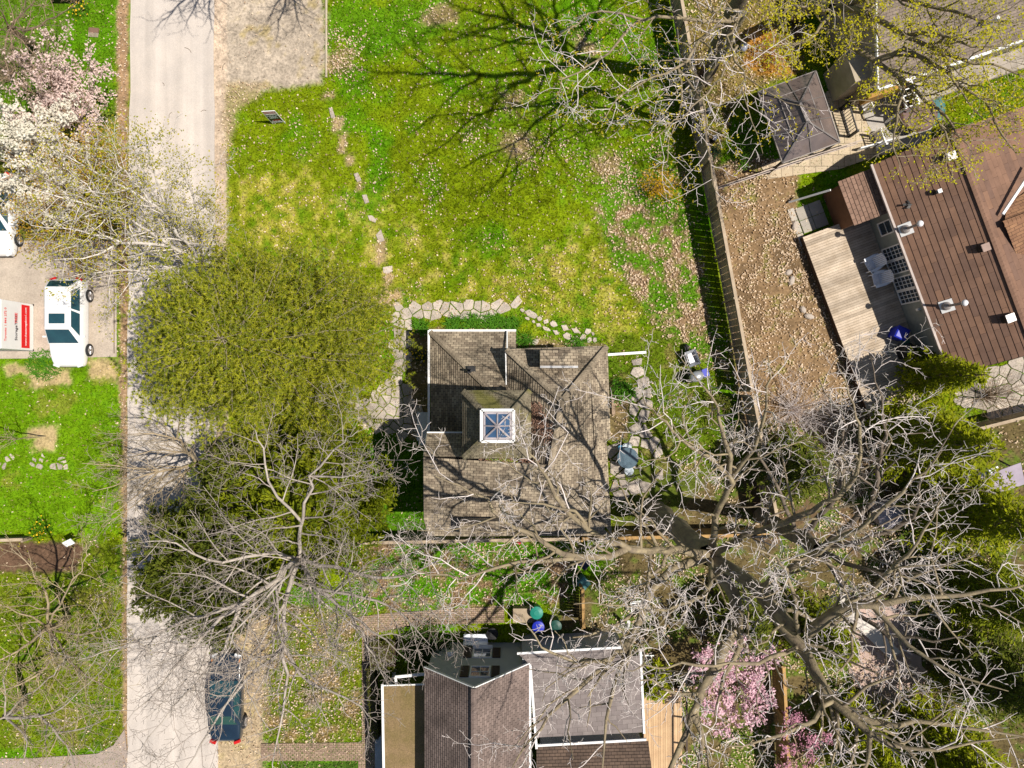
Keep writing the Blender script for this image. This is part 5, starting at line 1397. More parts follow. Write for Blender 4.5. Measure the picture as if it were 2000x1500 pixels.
leaftree('blossom_tree', 'pink magnolia in bloom between the bottom deck and the tan fence', (1415, 1305), [P(1414, 1304, -.1), P(1417, 1307, .7), h1],
         [([h1, P(1480, 1300, 3.2), P(1500, 1270, 4)], .06, .016), ([h1, P(1480, 1350, 3.2), P(1500, 1390, 4)], .06, .016), ([h1, P(1430, 1390, 3.2), P(1420, 1440, 3.8)], .06, .016), ([h1, P(1400, 1360, 3.2), P(1370, 1390, 3.8)], .06, .016), ([h1, P(1440, 1290, 3.4), P(1430, 1250, 4)], .05, .015), ([h1, P(1470, 1370, 3.4), P(1470, 1420, 4)], .06, .015), ([h1, P(1400, 1310, 3.2), P(1370, 1290, 3.8)], .05, .015)],
         204, M_barkN, M_barkN, leafmat('pink_petals', (.85, .62, .68), (.66, .38, .48), .3), .15, .85, 4, k=dict(gap=(.3, .24, .16), maxlen=(1.3, .7, .34)), part='blossom')
h1 = P(1560, 1480, 1.8)
leaftree('blossom_tree', 'small deep pink blossoming shrub at the bottom edge', (1535, 1455), [P(1534, 1454, -.1), P(1537, 1457, .6), h1],
         [([h1, P(1600, 1450, 2.8), P(1620, 1430, 3.4)], .05, .015), ([h1, P(1580, 1510, 2.8)], .05, .015), ([h1, P(1530, 1500, 2.8), P(1520, 1520, 3.2)], .05, .015), ([h1, P(1550, 1440, 2.8), P(1550, 1410, 3.4)], .05, .015)],
         205, M_barkN, M_barkN, leafmat('deep_pink_petals', (.70, .36, .46), (.50, .22, .33), .3), .12, .8, 3, k=dict(gap=(.3, .24, .16), maxlen=(1.1, .6, .3)), part='blossom')

# ---------------------------------------------------------------- shrubs, hedges and flower clumps
def shrub(name, label, px, py, rad, ht, lm, n, seed, size=.09, cat='shrub', group=None, stems=14, part='foliage', sm_=M_barkN, flat=.6):
    rs = np.random.RandomState(seed); b0 = P(px, py, 0); t = tree_root(name, label, cat, b0, group)
    tb = Tubes(); cs = []
    for i in range(stems):
        a = rs.uniform(0, 6.28); f = math.sqrt(rs.rand()) * rad; e = Vector((math.cos(a) * f, math.sin(a) * f, ht * rs.uniform(.6, 1.05) * (1.1 - .5 * f / rad)))
        m = Vector((e.x * .35, e.y * .35, e.z * .6)); q = [b0 + Vector((e.x * .08, e.y * .08, -.05)), b0 + m, b0 + e]
        tb.add([tuple(v) for v in q], .014, .005, 4)
        for k in range(3):
            s = b0 + m.lerp(e, rs.rand()); d = Vector((rs.normal(0, .25 * rad), rs.normal(0, .25 * rad), rs.uniform(.05, .3) * ht))
            tb.add([tuple(s), tuple(s + d * .5), tuple(s + d)], .007, .004, 3); cs += [s + d * u for u in (.4, .6, .8, 1)]
        cs += [b0 + m.lerp(e, u) for u in (.3, .5, .7, .9, 1)]
    tb.build('stems', sm_, t)
    if n:
        c = np.array([tuple(v) for v in cs]); c = c[rs.randint(0, len(c), n)] + rs.normal(0, .10 * rad + .03, (n, 3)); c[:, 2] = np.maximum(c[:, 2], .04)
        leaves_mesh(part, lm, t, c, size, rs, flat=flat)
    return t
M_fors = leafmat('forsythia_petals', (.72, .44, .01), (.50, .28, .01), .3)
M_green = leafmat('bright_leaves', (.10, .24, .012), (.05, .14, .01), .3)
M_lily = leafmat('lily_leaves', (.12, .30, .02), (.05, .16, .012), .3)
M_dkgreen = leafmat('dark_leaves', (.05, .085, .015), (.025, .05, .010), .2)
M_oliv = leafmat('olive_leaves', (.17, .18, .025), (.09, .11, .015), .3)
shrub('forsythia', 'golden yellow forsythia bush at the edge of the lawn', 1283, 372, 1.15, 1.3, M_fors, 1500, 301, .075, stems=26, part='blossom')
shrub('shrub', 'bright green shrub beside the gazebo shadow', 1448, 305, .8, .8, M_green, 700, 302, .1)
shrub('shrub', 'orange twiggy shrub above the gazebo', 1500, 110, 1.3, .9, leafmat('rusty_leaves', (.50, .23, .04), (.32, .13, .025)), 1300, 303, .08, stems=30)
shrub('shrub', 'low blue-green shrub beside the fence opposite the forsythia', 1395, 300, .5, .5, leafmat('blue_green_leaves', (.10, .20, .09), (.06, .12, .05)), 300, 304, .09)
shrub('shrub', 'brown twiggy shrub on the left between the lawn and blossoms', 25, 150, 1.8, 2.2, None, 0, 305, stems=70)
shrub('shrub', 'bare grey bramble below the leaf strewn yard', 1545, 800, 2.4, 2.4, None, 0, 306, stems=80, sm_=M_barkT)
shrub('shrub', 'bare brown thicket right of the pale deck end', 1925, 775, 1.7, 2.2, None, 0, 307, stems=70)
shrub('shrub', 'tangle of grey stems beside the lower deck corner', 1640, 900, 2.0, 2.4, None, 0, 308, stems=60, sm_=M_barkL)
shrub('shrub', 'dark evergreen shrub in the shade left of the shuttered gable', 840, 1250, 1.4, 1.5, M_dkgreen, 2600, 309, .12, stems=26)
shrub('shrub', 'pale flowering shrub on the strip left of the brick path', 608, 1360, .7, .6, leafmat('pale_flower', (.70, .58, .56), (.40, .33, .22)), 420, 310, .08, part='blossom')
shrub('shrub', 'leafy green shrub east of the cottage beside the paving stones', 1213, 765, .75, .5, M_lily, 800, 311, .13)
shrub('shrub', 'dark sprawling shrub under the bare twigs near the long fence', 1395, 800, 1.2, .9, M_oliv, 900, 312, .1)
shrub('shrub', 'green shrub at the lower end of the paved strip near the pine', 575, 945, .9, .7, M_green, 800, 313, .1)
def clump(name, label, px, py, rad, n, lm, seed, L=.42, group=None, flower=None, cat='plant'):
    """arching strap leaves, with flowers where the photograph shows them"""
    rs = np.random.RandomState(seed); b0 = P(px, py, 0); t = tree_root(name, label, cat, b0, group); V = []; Fq = []
    for i in range(n):
        a = rs.uniform(0, 6.28); f = math.sqrt(rs.rand()) * rad; p = b0 + Vector((math.cos(a) * f, math.sin(a) * f * .8, -.02))
        a2 = rs.uniform(0, 6.28); d = Vector((math.cos(a2), math.sin(a2), 0)); s = Vector((-d.y, d.x, 0)) * .018; l = L * rs.uniform(.6, 1.2)
        k = len(V); m = p + d * l * .35 + Vector((0, 0, l * .6)); e = p + d * l * .85 + Vector((0, 0, l * .55))
        V += [p - s, p + s, m + s, m - s, e, e]; Fq += [(k, k + 1, k + 2, k + 3), (k + 3, k + 2, k + 4, k + 5)]
    npmesh('leaves', np.array([tuple(v) for v in V]), np.array(Fq), lm, t, rnd=np.repeat(rs.rand(n), 2))
    if flower:
        m = flower[1]; c = np.array([[b0.x, b0.y, L * .9]]) + np.stack([rs.normal(0, rad * .55, m), rs.normal(0, rad * .5, m), rs.normal(0, .06, m)], -1)
        leaves_mesh('flowers', flower[0], t, c, .10, rs, aspect=.9, flat=.3)
    return t
for i, (px, py, rad, n, lab) in enumerate(((823, 640, .45, 130, 'small clump of strap leaves by the northwest corner of the cottage'), (888, 633, .45, 170, 'clump of strap leaves along the cottage, left end of the row'), (925, 630, .5, 190, 'second strap leaf clump from the left along the cottage front'), (962, 630, .55, 210, 'third strap leaf clump along the cottage front'), (998, 634, .45, 170, 'clump of strap leaves beside the small roof end'), (1022, 664, .5, 170, 'clump of strap leaves at the right end beside the pinkish stones'), (1125, 672, .5, 110, 'low strap leaf clump in front of the shed dormer'))):
    clump('daylily_clump', lab, px, py, rad, n, M_lily, 320 + i, group='strap leaf clumps along the cottage')
M_daff = leafmat('daffodil_petals', (.80, .62, .03), (.70, .42, .02), .2)
clump('daffodils', 'yellow daffodils in the shade beside the cottage west wall', 818, 695, .45, 70, M_dkgreen, 330, .3, 'clumps of yellow daffodils', (M_daff, 26))
clump('daffodils', 'yellow daffodils beside the mulch bed on the left lawn', 82, 1032, .6, 110, M_green, 331, .3, 'clumps of yellow daffodils', (M_daff, 34))
clump('daffodils', 'yellow daffodils at the top left beside the dark planter', 158, 18, .5, 90, M_green, 332, .3, 'clumps of yellow daffodils', (M_daff, 30))
clump('grass_clump', 'tuft of lush grass in front of the white car on the left', 90, 712, 1.0, 420, M_lily, 333, .32)
def hedge(label, a, c, wd, ht, seed, lm):
    a, c = P(*a, 0), P(*c, 0); t = thing('hedge', label, 'hedge', (a + c) / 2, group='clipped hedges by the porch')
    rs = np.random.RandomState(seed); L = (c - a).length; d = (c - a) / L; s = Vector((-d.y, d.x, 0))
    n = int(900 * L * wd * 1.2) + 400
    u = rs.uniform(0, L, n); w_ = rs.uniform(-wd / 2, wd / 2, n); z = ht * rs.uniform(.0, 1, n) ** .35 + rs.normal(0, .02, n)
    cc = np.stack([a.x + d.x * u + s.x * w_, a.y + d.y * u + s.y * w_, np.maximum(z, .03)], -1)
    leaves_mesh('foliage', lm, t, cc, .07, rs, flat=.8)
    b = MB(); b.obox(a - s * (wd * .38), d * L, s * wd * .76, UP * ht * .8); b.build('core', M_brownwood, t)
hedge('short wide clipped hedge beside the corner of the brick path', (728, 1270), (775, 1270), 1.5, 1.0, 340, M_oliv)
hedge('long narrow clipped hedge between the brick path and the porch', (729, 1293), (738, 1430), .45, 1.0, 341, M_oliv)
# ---------------------------------------------------------------- fences
M_fence = mat('weathered_fence_boards', (.40, .32, .23), (.27, .21, .15), rough=.95, scale=2, rnd=.25, fine=.15)
M_fenceT = mat('amber_fence_boards', (.42, .26, .10), (.30, .18, .07), rough=.9, scale=2, rnd=.2, fine=.1)
def fence(label, a, c, ht, bw, gap, m, cap=True, posts=True, lattice=0, group=None, pp=2.4):
    a, c = P(*a, 0), P(*c, 0); L = (c - a).length; d = (c - a) / L; s = Vector((-d.y, d.x, 0))
    t = thing('fence', label, 'fence', (a + c) / 2, group=group); rr = random.Random(int(L * 100))
    b = MB(); u = 0
    while u < L - bw * .5:
        b.obox(a + d * u + UP * .06, d * bw, s * .022, UP * (ht - .1 - lattice + rr.uniform(-.015, .015)), rr.random()); u += bw + gap
    b.build('boards', m, t)
    for z in (.35, ht - .3 - lattice): b = MB(); b.obox(a + d * 0 - s * .045 + UP * z, d * L, s * .045, UP * .09); b.build('rail', m, t)
    if cap: b = MB(); b.obox(a - s * .08 + UP * (ht - .045), d * L, s * .16, UP * .045, .9); b.build('cap_rail', m, t)
    if lattice:
        b = MB(); u = 0
        while u < L: b.obox(a + d * u + UP * (ht - lattice), d * .035, s * .03, UP * (lattice - .05)); u += .16
        for z in (.33, .66): b.obox(a + UP * (ht - lattice + lattice * z), d * L, s * .02, UP * .035)
        b.build('lattice', m, t)
    if posts:
        k = max(2, int(L / pp) + 1)
        for i in range(k):
            p = a + d * (L * i / (k - 1)); b = MB(); b.box(p - s * .09 + UP * (ht / 2 + .02), (.1, .1, ht + .04), rz=math.atan2(d.y, d.x)); b.build('post', m, t)
fence('long brown board fence running down between the lawn and the leaf strewn yard', (1306, -10), (1446, 762), 2.0, .33, .022, M_fence, cap=True)
fence('brown board fence continuing below the long fence under the bare trees', (1448, 772), (1492, 1000), 2.0, .33, .022, M_fence)
fence('lattice topped fence just below the cottage roof', (700, 1046), (1125, 1038), 1.9, .14, .012, M_fence, lattice=.4)
fence('amber board fence beneath the largest bare trunk', (1130, 1038), (1478, 1030), 1.9, .14, .008, M_fenceT)
fence('short tan fence section running down between the bins and the white chair', (1132, 1130), (1134, 1205), 1.8, .14, .01, M_fenceT)
fence('amber board fence beside the deep pink blossom at the bottom', (1505, 1275), (1520, 1560), 1.9, .14, .01, M_fenceT)
fence('low dark board fence above the mulch bed at the left edge', (-60, 1052), (62, 1048), .75, .2, .012, M_fence, cap=True)
fence('slatted wooden fence at the right edge below the brown thicket', (1860, 838), (2030, 795), 1.6, .12, .06, M_fence)
def wire(label, pts, z, posts, m, cat='fence'):
    t = thing('wire_fence', label, cat, P(*pts[0], 0)); b = MB()
    for i in range(len(pts) - 1):
        a, c = P(*pts[i], 0), P(*pts[i + 1], 0)
        for q in (z, z * .5): b.bar(a + UP * q, c + UP * q, .045, .04)
    b.build('rail', m, t)
    for i in range(len(pts) - 1):
        a, c = P(*pts[i], 0), P(*pts[i + 1], 0); n = max(1, int((c - a).length / 1.8))
        for k in range(n): p = a.lerp(c, k / n); b = MB(); b.cyl(p - UP * .05, p + UP * (z + .05), .025, n=8); b.build('post', m, t)
wire('thin pale railed fence between the gazebo patio and the brown shed yard', [(1386, 378), (1470, 350), (1560, 320), (1665, 287)], 1.1, 1, mat('pale_rail', (.50, .42, .38)))
b = MB(); b.obox(P(1672, 296, 0), P(1738, 278, 0) - P(1672, 296, 0), Vector((.03, .08, 0)), UP * .5); tag(b.build('board_edging', M_white), 'white board edging below the white picket panels', 'edging')

# ---------------------------------------------------------------- stones
M_stone = mat('flagstone', (.47, .405, .345), (.33, .285, .25), rough=.9, scale=2.2, rnd=.22, fine=.18, bscale=10, bump=.3)
def chip(cx, cy, rx, ry, rd, n=6, rot=None):
    rot = rd.uniform(0, 6.28) if rot is None else rot
    out = []
    for i in range(n):
        a = 2 * math.pi * (i + rd.uniform(-.22, .22)) / n; r = rd.uniform(.85, 1.12)
        x, y = math.cos(a) * rx * r, math.sin(a) * ry * r
        out.append((cx + x * math.cos(rot) - y * math.sin(rot), cy + x * math.sin(rot) + y * math.cos(rot)))
    return out
def stone(poly_px, label, group, z=.03, tint=.5):
    g = G2(poly_px); cx = sum(p[0] for p in g) / len(g); cy = sum(p[1] for p in g) / len(g)
    b = MB(); b.prism([(x - cx, y - cy) for x, y in g], -.06, z, tint)
    o = b.build('stepping_stone', M_stone, None, bevel=.008); o.location = (cx, cy, 0)
    return tag(o, label, 'stepping stone', group)
GL = 'stepping stones in the lawn'
for poly, lab, tn in (([(642, 211), (649, 210), (655, 230), (647, 231)], 'thin grey stepping stone nearest the gravel bay', .3), ([(691, 340), (699, 337), (706, 352), (698, 356)], 'small grey stepping stone, second from the top of the lawn line', .3),
                      ([(707, 381), (716, 380), (721, 395), (713, 398)], 'grey stepping stone, third from the top of the lawn line', .4), ([(718, 421), (727, 421), (735, 429), (733, 435), (722, 431)], 'small tilted stepping stone, middle of the lawn line', .7),
                      ([(734, 459), (744, 448), (751, 470), (741, 474)], 'tall grey stepping stone, second from the bottom of the lawn line', .4), ([(748, 522), (766, 519), (767, 529), (759, 535), (749, 533)], 'palest wide stepping stone, nearest the flagstone path', 1.0)):
    stone(poly, lab, GL, tint=tn)
rd = random.Random(12)
arc = [(1020, 606, 5, 4), (1038, 613, 14, 7), (1054, 622, 6, 5), (1066, 628, 6, 6), (1081, 633, 8, 6), (1103, 640, 10, 7), (1125, 646, 11, 5), (1148, 647, 6, 7), (1158, 652, 4, 4),
       (1030, 622, 5, 3), (1042, 628, 4, 3), (1052, 635, 6, 4), (1067, 642, 9, 4), (1086, 649, 8, 5), (1108, 657, 10, 7), (1126, 657, 3, 3), (1138, 659, 6, 8), (1151, 664, 5, 6), (1162, 664, 5, 5), (1123, 667, 8, 5)]
arcw = ['first', 'second', 'third', 'fourth', 'fifth', 'sixth', 'seventh', 'eighth', 'ninth', 'tenth', 'eleventh']
for i, (x_, y_, rx, ry) in enumerate(arc):
    row = 'outer' if i < 9 else 'inner'
    stone(chip(x_, y_, rx, ry, rd, rd.choice((4, 5, 6)), .45), '%s stone from the left in the %s row of the curved path' % (arcw[i if i < 9 else i - 9], row), 'stones of the curved garden path', tint=rd.uniform(.5, 1))
def flagstones(name, poly_px, size, gap, seed, z=.03, extra=None, thin=0):
    """irregular flagstones: cells of a jittered grid, clipped to the outline and shrunk by the joint"""
    g = G2(poly_px); rd = random.Random(seed)
    xs = [p[0] for p in g]; ys = [p[1] for p in g]; pts = []
    yy = min(ys) - size
    while yy < max(ys) + size:
        xx = min(xs) - size
        while xx < max(xs) + size:
            pts.append((xx + rd.uniform(-.44, .44) * size, yy + rd.uniform(-.44, .44) * size)); xx += size
        yy += size
    b = MB()
    for i, (px, py) in enumerate(pts):
        if rd.random() < thin: continue
        near = [q for j, q in enumerate(pts) if j != i and abs(q[0] - px) < 3 * size and abs(q[1] - py) < 3 * size]
        cell = [(px - 2 * size, py - 2 * size), (px + 2 * size, py - 2 * size), (px + 2 * size, py + 2 * size), (px - 2 * size, py + 2 * size)]
        for q in near:
            dx, dy = q[0] - px, q[1] - py; L = math.hypot(dx, dy); nx_, ny_ = dx / L, dy / L; mid = L / 2 - gap * rd.uniform(.6, 1.5) / 2
            out = []
            for k in range(len(cell)):
                a, c = cell[k], cell[(k + 1) % len(cell)]
                da = (a[0] - px) * nx_ + (a[1] - py) * ny_ - mid; dc = (c[0] - px) * nx_ + (c[1] - py) * ny_ - mid
                if da <= 0: out.append(a)
                if (da < 0) != (dc < 0): f = da / (da - dc); out.append((a[0] + (c[0] - a[0]) * f, a[1] + (c[1] - a[1]) * f))
            cell = out
            if len(cell) < 3: break
        if len(cell) < 3: continue
        cx = sum(p[0] for p in cell) / len(cell); cy = sum(p[1] for p in cell) / len(cell)
        if inpoly(np.array([cx]), np.array([cy]), g)[0]: b.prism(cell, -.06, z + rd.uniform(-.006, .006), rd.random())
    return tag(b.build(name, M_stone, None, bevel=.006), kind='structure')
flagstones('flagstone_path', [(762, 596), (860, 594), (960, 590), (1012, 592), (1022, 600), (1005, 612), (985, 618), (870, 624), (800, 628), (800, 660), (797, 760), (838, 830), (838, 858), (770, 858), (740, 842), (685, 812), (690, 790), (740, 760), (765, 720)], .52, .05, 3)
flagstones('side_path', [(1225, 690), (1262, 690), (1272, 760), (1262, 850), (1300, 870), (1290, 940), (1230, 975), (1195, 970), (1195, 860), (1232, 850), (1240, 760)], .62, .09, 5, thin=.12)
flagstones('flagstone_terrace', [(1850, 745), (2060, 680), (2060, 800), (1990, 830), (1880, 800)], .62, .05, 7)
flagstones('paver_path', [(-40, 892), (132, 889), (134, 915), (-40, 922)], .36, .12, 9, z=.01, thin=.35)
flagstones('pink_patio', [(1640, 1180), (1760, 1170), (1800, 1290), (1810, 1400), (1720, 1390), (1670, 1310)], 1.0, .02, 11, z=.02)
for o in C.objects:
    if o.name == 'pink_patio': o.data.materials[0] = mat('pink_concrete', (.50, .36, .31), (.38, .28, .24), fine=.1)
b = MB(); b.obox(P(1625, 1180, 0), P(1735, 1285, 0) - P(1625, 1180, 0), P(1645, 1165, 0) - P(1625, 1180, 0), UP * .25); tag(b.build('concrete_step', mat('pale_concrete', (.62, .58, .53), (.5, .46, .42), fine=.1)), 'pale concrete step along the pink patio under the bare limbs', 'step')
for i, (x_, y_, lab) in enumerate(((1540, 532, 'pale rock in the leaf strewn yard, upper end of the row'), (1546, 548, 'second pale rock in the yard row beside the deck'), (1568, 605, 'rock in the middle of the yard row beside the deck'), (1580, 618, 'flat rock below the middle of the yard row'), (1045, 668, 'pinkish rock beside the right strap leaf clump'), (1552, 440, 'flat rock by the paver pad'))):
    b = MB(); b.lathe((0, 0, 0), [(.2, -.05), (.22, .05), (.15, .12), (.04, .14)], 7, sx=1.0 + .3 * (i % 2), sy=.75); o = b.build('rock', M_stone, None); o.location = P(x_, y_, 0); o.rotation_euler = (0, 0, i * .8 + .5); tag(o, lab, 'rock', 'loose rocks in the yards')

# ---------------------------------------------------------------- vehicles
def car(name, label, loc, rz, paint, L=4.7, W=1.86, hz=1.62, sedan=False, sunroof=True, marker=True):
    """front towards local -y"""
    t = thing(name, label, 'car', loc, rz)
    h = L / 2; B = MB()
    if sedan: st = [(-h, .80, .50), (-h + .12, .88, .66), (-h + .6, .93, .80), (-h + 1.35, .95, .90), (-.4, .96, .93), (1.0, .96, .95), (h - .75, .94, .96), (h - .2, .90, .93), (h, .80, .66)]
    else: st = [(-h, .74, .55), (-h + .12, .84, .76), (-h + .5, .93, .92), (-h + 1.3, .96, 1.02), (-.4, .97, 1.04), (1.2, .97, 1.05), (h - .5, .95, 1.06), (h - .1, .90, 1.0), (h, .82, .7)]
    n = 13; vs = []
    for y, w_, z in st:
        w = W / 2 * w_
        sec = [(.80 * w, .20), (.97 * w, .30), (w, .52), (1.0 * w, z * .72), (.965 * w, z - .07), (.88 * w, z - .005), (0, z + .035)]
        sec = sec + [(-a, b_) for a, b_ in sec[-2::-1]]
        vs += [(a, y, b_) for a, b_ in sec]
    fs = []
    for k in range(len(st) - 1):
        for i in range(n - 1): fs.append((k * n + i, (k + 1) * n + i, (k + 1) * n + i + 1, k * n + i + 1))
        fs.append((k * n + n - 1, (k + 1) * n + n - 1, (k + 1) * n, k * n))
    fs.append(tuple(range(n))); fs.append(tuple(range((len(st) - 1) * n, len(st) * n))[::-1])
    B.add(vs, fs); body = B.build('body', paint, t, smooth=True, local=True)
    sb = body.modifiers.new('sub', 'SUBSURF'); sb.levels = 1; sb.render_levels = 2
    if sedan: y0, y1, y2, y3 = -h + 1.30, -h + 2.05, h - 1.75, h - 1.0
    else: y0, y1, y2, y3 = -h + 1.22, -h + 1.95, h - .62, h - .16
    wb, wt = W / 2 * .93, W / 2 * .70; zb = 0.93 if sedan else 1.03
    bot = [(-wb, y0, zb), (wb, y0, zb), (wb, y3, zb), (-wb, y3, zb)]; top = [(-wt, y1, hz), (wt, y1, hz), (wt, y2, hz), (-wt, y2, hz)]
    B = MB(); B.add(bot + top, [(4, 5, 6, 7), (0, 1, 5, 4), (1, 2, 6, 5), (2, 3, 7, 6), (3, 0, 4, 7)])
    cab = B.build('roof', paint, t, local=True, bevel=.09, smooth=True); cab.modifiers['bevel'].segments = 4
    bt = [Vector(p) for p in bot]; tp_ = [Vector(p) for p in top]
    def pane(nm, a, b_, c, d, m, f0=.06, f1=.94, g0=.10, g1=.90, parent=t):
        q = [a.lerp(b_, f0).lerp(d.lerp(c, f0), g0), a.lerp(b_, f1).lerp(d.lerp(c, f1), g0), a.lerp(b_, f1).lerp(d.lerp(c, f1), g1), a.lerp(b_, f0).lerp(d.lerp(c, f0), g1)]
        nn = (q[1] - q[0]).cross(q[3] - q[0]).normalized(); cen = sum(q, Vector()) / 4
        if nn.dot(cen - Vector((0, (y0 + y3) / 2, zb))) < 0: nn = -nn
        q = [p + nn * .012 for p in q]; k = MB(); k.add(q + [p - nn * .03 for p in q], [(0, 1, 2, 3), (0, 4, 5, 1), (1, 5, 6, 2), (2, 6, 7, 3), (3, 7, 4, 0)])
        return k.build(nm, m, parent, local=True)
    gm = M_cglass
    pane('windscreen', bt[0], bt[1], tp_[1], tp_[0], gm, .05, .95, .06, .97); pane('rear_window', bt[2], bt[3], tp_[3], tp_[2], gm, .08, .92, .12, .92)
    for a, b_, c, d in ((bt[1], bt[2], tp_[2], tp_[1]), (bt[3], bt[0], tp_[0], tp_[3])):
        pane('side_window', a, b_, c, d, gm, .10, .46, .12, .88); pane('side_window', a, b_, c, d, gm, .50, .90, .12, .88)
    if sunroof:
        k = MB(); k.box((0, y1 + .55, hz + .006), (wt * 1.25, .52, .02)); k.build('sunroof', gm, t, local=True, bevel=.008)
    for sx in (-1, 1):
        for yy in (-h + .92, h - .92):
            wt_ = bpy.data.objects.new('wheel', None); C.objects.link(wt_); wt_.parent = t; wt_.location = (sx * (W / 2 - .10), yy, .34)
            k = MB(); k.cyl((-.11, 0, 0), (.11, 0, 0), .345, n=24); k.build('tyre', M_tyre, wt_, local=True, bevel=.02)
            k = MB(); k.cyl((sx * .105, 0, 0), (sx * .125, 0, 0), .225, n=20)
            for q in range(6):
                a = q * math.pi / 3; k.bar((sx * .13, 0, 0), (sx * .13, .22 * math.cos(a), .22 * math.sin(a)), .05, .03, up=(1, 0, 0))
            k.build('rim', M_rim, wt_, local=True)
        k = MB(); k.box((sx * (W / 2 + .07), y0 + .38, zb + .02), (.2, .1, .13)); k.build('mirror', paint, t, local=True, bevel=.03)
        k = MB(); k.box((sx * W * .33, -h + .12, .66), (.34, .2, .12), rz=sx * .35); k.build('headlight', M_lamp, t, local=True, bevel=.03)
        if marker:
            k = MB(); k.box((sx * W * .415, -h + .33, .74), (.06, .2, .07), rz=sx * .3); k.build('side_marker', M_amber, t, local=True)
        k = MB(); k.box((sx * W * .36, h - .10, .84), (.34, .16, .16), rz=-sx * .35); k.build('tail_light', M_red, t, local=True, bevel=.02)
    k = MB(); k.box((0, -h + .05, .42), (W * .6, .12, .14)); k.build('grille', M_black, t, local=True)
    return t
M_cglass = mat('tinted_car_glass', (.02, .075, .095), (.015, .05, .07), rough=.04, spec=.9)
M_tyre = mat('tyre_rubber', (.03, .03, .032)); M_rim = mat('alloy', (.55, .55, .57), rough=.3, metal=.8)
M_lamp = mat('lamp_glass', (.75, .76, .78), rough=.1, spec=.8); M_red = mat('red_lens', (.55, .02, .02), rough=.15); M_amber = mat('amber_lens', (.70, .22, .01), rough=.2)
M_wpaint = mat('white_car_paint', (.80, .80, .80), (.77, .77, .78), rough=.25, spec=.5, coat=.6)
M_dpaint = mat('midnight_blue_paint', (.012, .028, .05), (.010, .022, .042), rough=.22, spec=.6, coat=.8)
car('suv', 'white sport utility vehicle with dark sunroof on the left driveway', P(149, 632, 0), 0, M_wpaint, L=4.75, W=1.9, hz=1.66, marker=False)
car('sedan', 'dark blue sedan parked on the right verge under bare limbs', P(452, 1352, 0), math.pi, M_dpaint, L=4.7, W=1.78, hz=1.42, sedan=True, sunroof=False)
car('hatchback', 'white car at the left edge under the white blossoms', P(14, 425, 0), 0, M_wpaint, L=4.4, W=1.8, hz=1.5, marker=False)

# ---------------------------------------------------------------- lettering
def text(name, s, m, parent, loc, rot, size, align='CENTER', font=None):
    cu = bpy.data.curves.new(name, 'FONT'); cu.body = s; cu.size = size; cu.align_x = align; cu.align_y = 'CENTER'; cu.extrude = .002; cu.resolution_u = 2; cu.offset = size * .018
    o = bpy.data.objects.new(name, cu); dg = bpy.context.evaluated_depsgraph_get(); C.objects.link(o)
    bpy.context.view_layer.update()
    me = bpy.data.meshes.new_from_object(o.evaluated_get(bpy.context.evaluated_depsgraph_get()))
    bpy.data.objects.remove(o); me.materials.clear(); me.materials.append(m)
    o = bpy.data.objects.new(name, me); C.objects.link(o); o.parent = parent; o.location = loc; o.rotation_euler = rot
    return o
# storage container at the left edge: its printed wall faces the road
xb = P(67, 640, 0)
ct = thing('storage_container', 'white portable storage container with red web address panel, left edge', 'container', (xb.x, xb.y, 0))
b = MB(); b.box((-2.45, 0, 1.28), (4.9, 2.5, 2.46)); b.build('body', mat('white_sheet_steel', (.80, .79, .78), (.74, .73, .72), rough=.5), ct, local=True, bevel=.02)
M_redp = mat('red_vinyl', (.72, .008, .012), (.66, .008, .012), rough=.5); M_wtxt = mat('white_lettering', (.85, .85, .85)); M_btxt = mat('black_lettering', (.02, .02, .03))
b = MB(); b.box((.008, 0, .70), (.014, 2.28, .62)); b.build('panel', M_redp, ct, local=True)
rot = (R(90), 0, R(90))
text('lettering', 'www.thestoragebox1.com', M_wtxt, ct, (.02, 0, .70), rot, .19)
text('lettering', 'StorageTREE', M_btxt, ct, (.012, -.1, 1.42), rot, .26)
text('lettering', 'TREE', M_redp, ct, (.016, .38, 1.415), rot, .26).location.z = 1.42
text('lettering', 'Toronto 1 866 272 0', M_redp, ct, (.012, 0, 2.2), rot, .2)
for k in range(2): b = MB(); b.box((-2.45, (-1.22, 1.22)[k], .06), (4.9, .1, .12)); b.build('skid', M_black, ct, local=True)
# sale sign on the lawn
sg = thing('sale_sign', 'black and red real estate sign standing on the lawn', 'sign', P(545, 241, 0), R(3))
b = MB(); b.box((0, 0, .80), (.66, .03, 1.18)); b.build('panel', mat('navy_vinyl', (.012, .014, .03), rough=.4), sg, local=True)
b = MB(); b.box((0, 0, 1.58), (.66, .03, .30)); b.build('rider', mat('crimson_vinyl', (.50, .02, .05), rough=.4), sg, local=True)
b = MB()
for sx in (-.33, .33): b.box((sx, 0, .86), (.03, .035, 1.75))
for z in (.2, 1.40, 1.73): b.box((0, 0, z), (.66, .036, .03))
b.build('frame', M_white, sg, local=True)
b = MB(); b.box((0, -.017, 1.30), (.56, .006, .07)); b.box((0, -.017, .27), (.6, .006, .05)); b.build('band', M_wtxt, sg, local=True)
r2 = (R(90), 0, 0)
text('lettering', 'EXCLUSIVE LIST', M_wtxt, sg, (0, -.02, 1.57), r2, .085)
for k, s in enumerate(('RIGHT AT', 'HOME', 'REALTY')): text('lettering', s, mat('pale_green_lettering', (.62, .75, .72)), sg, (.0, -.02, 1.10 - k * .14), r2, .13)
text('lettering', 'BROKERAGE', M_redp, sg, (.05, -.02, .52), r2, .06); text('lettering', '905 695 7888', M_wtxt, sg, (0, -.02, .40), r2, .09)
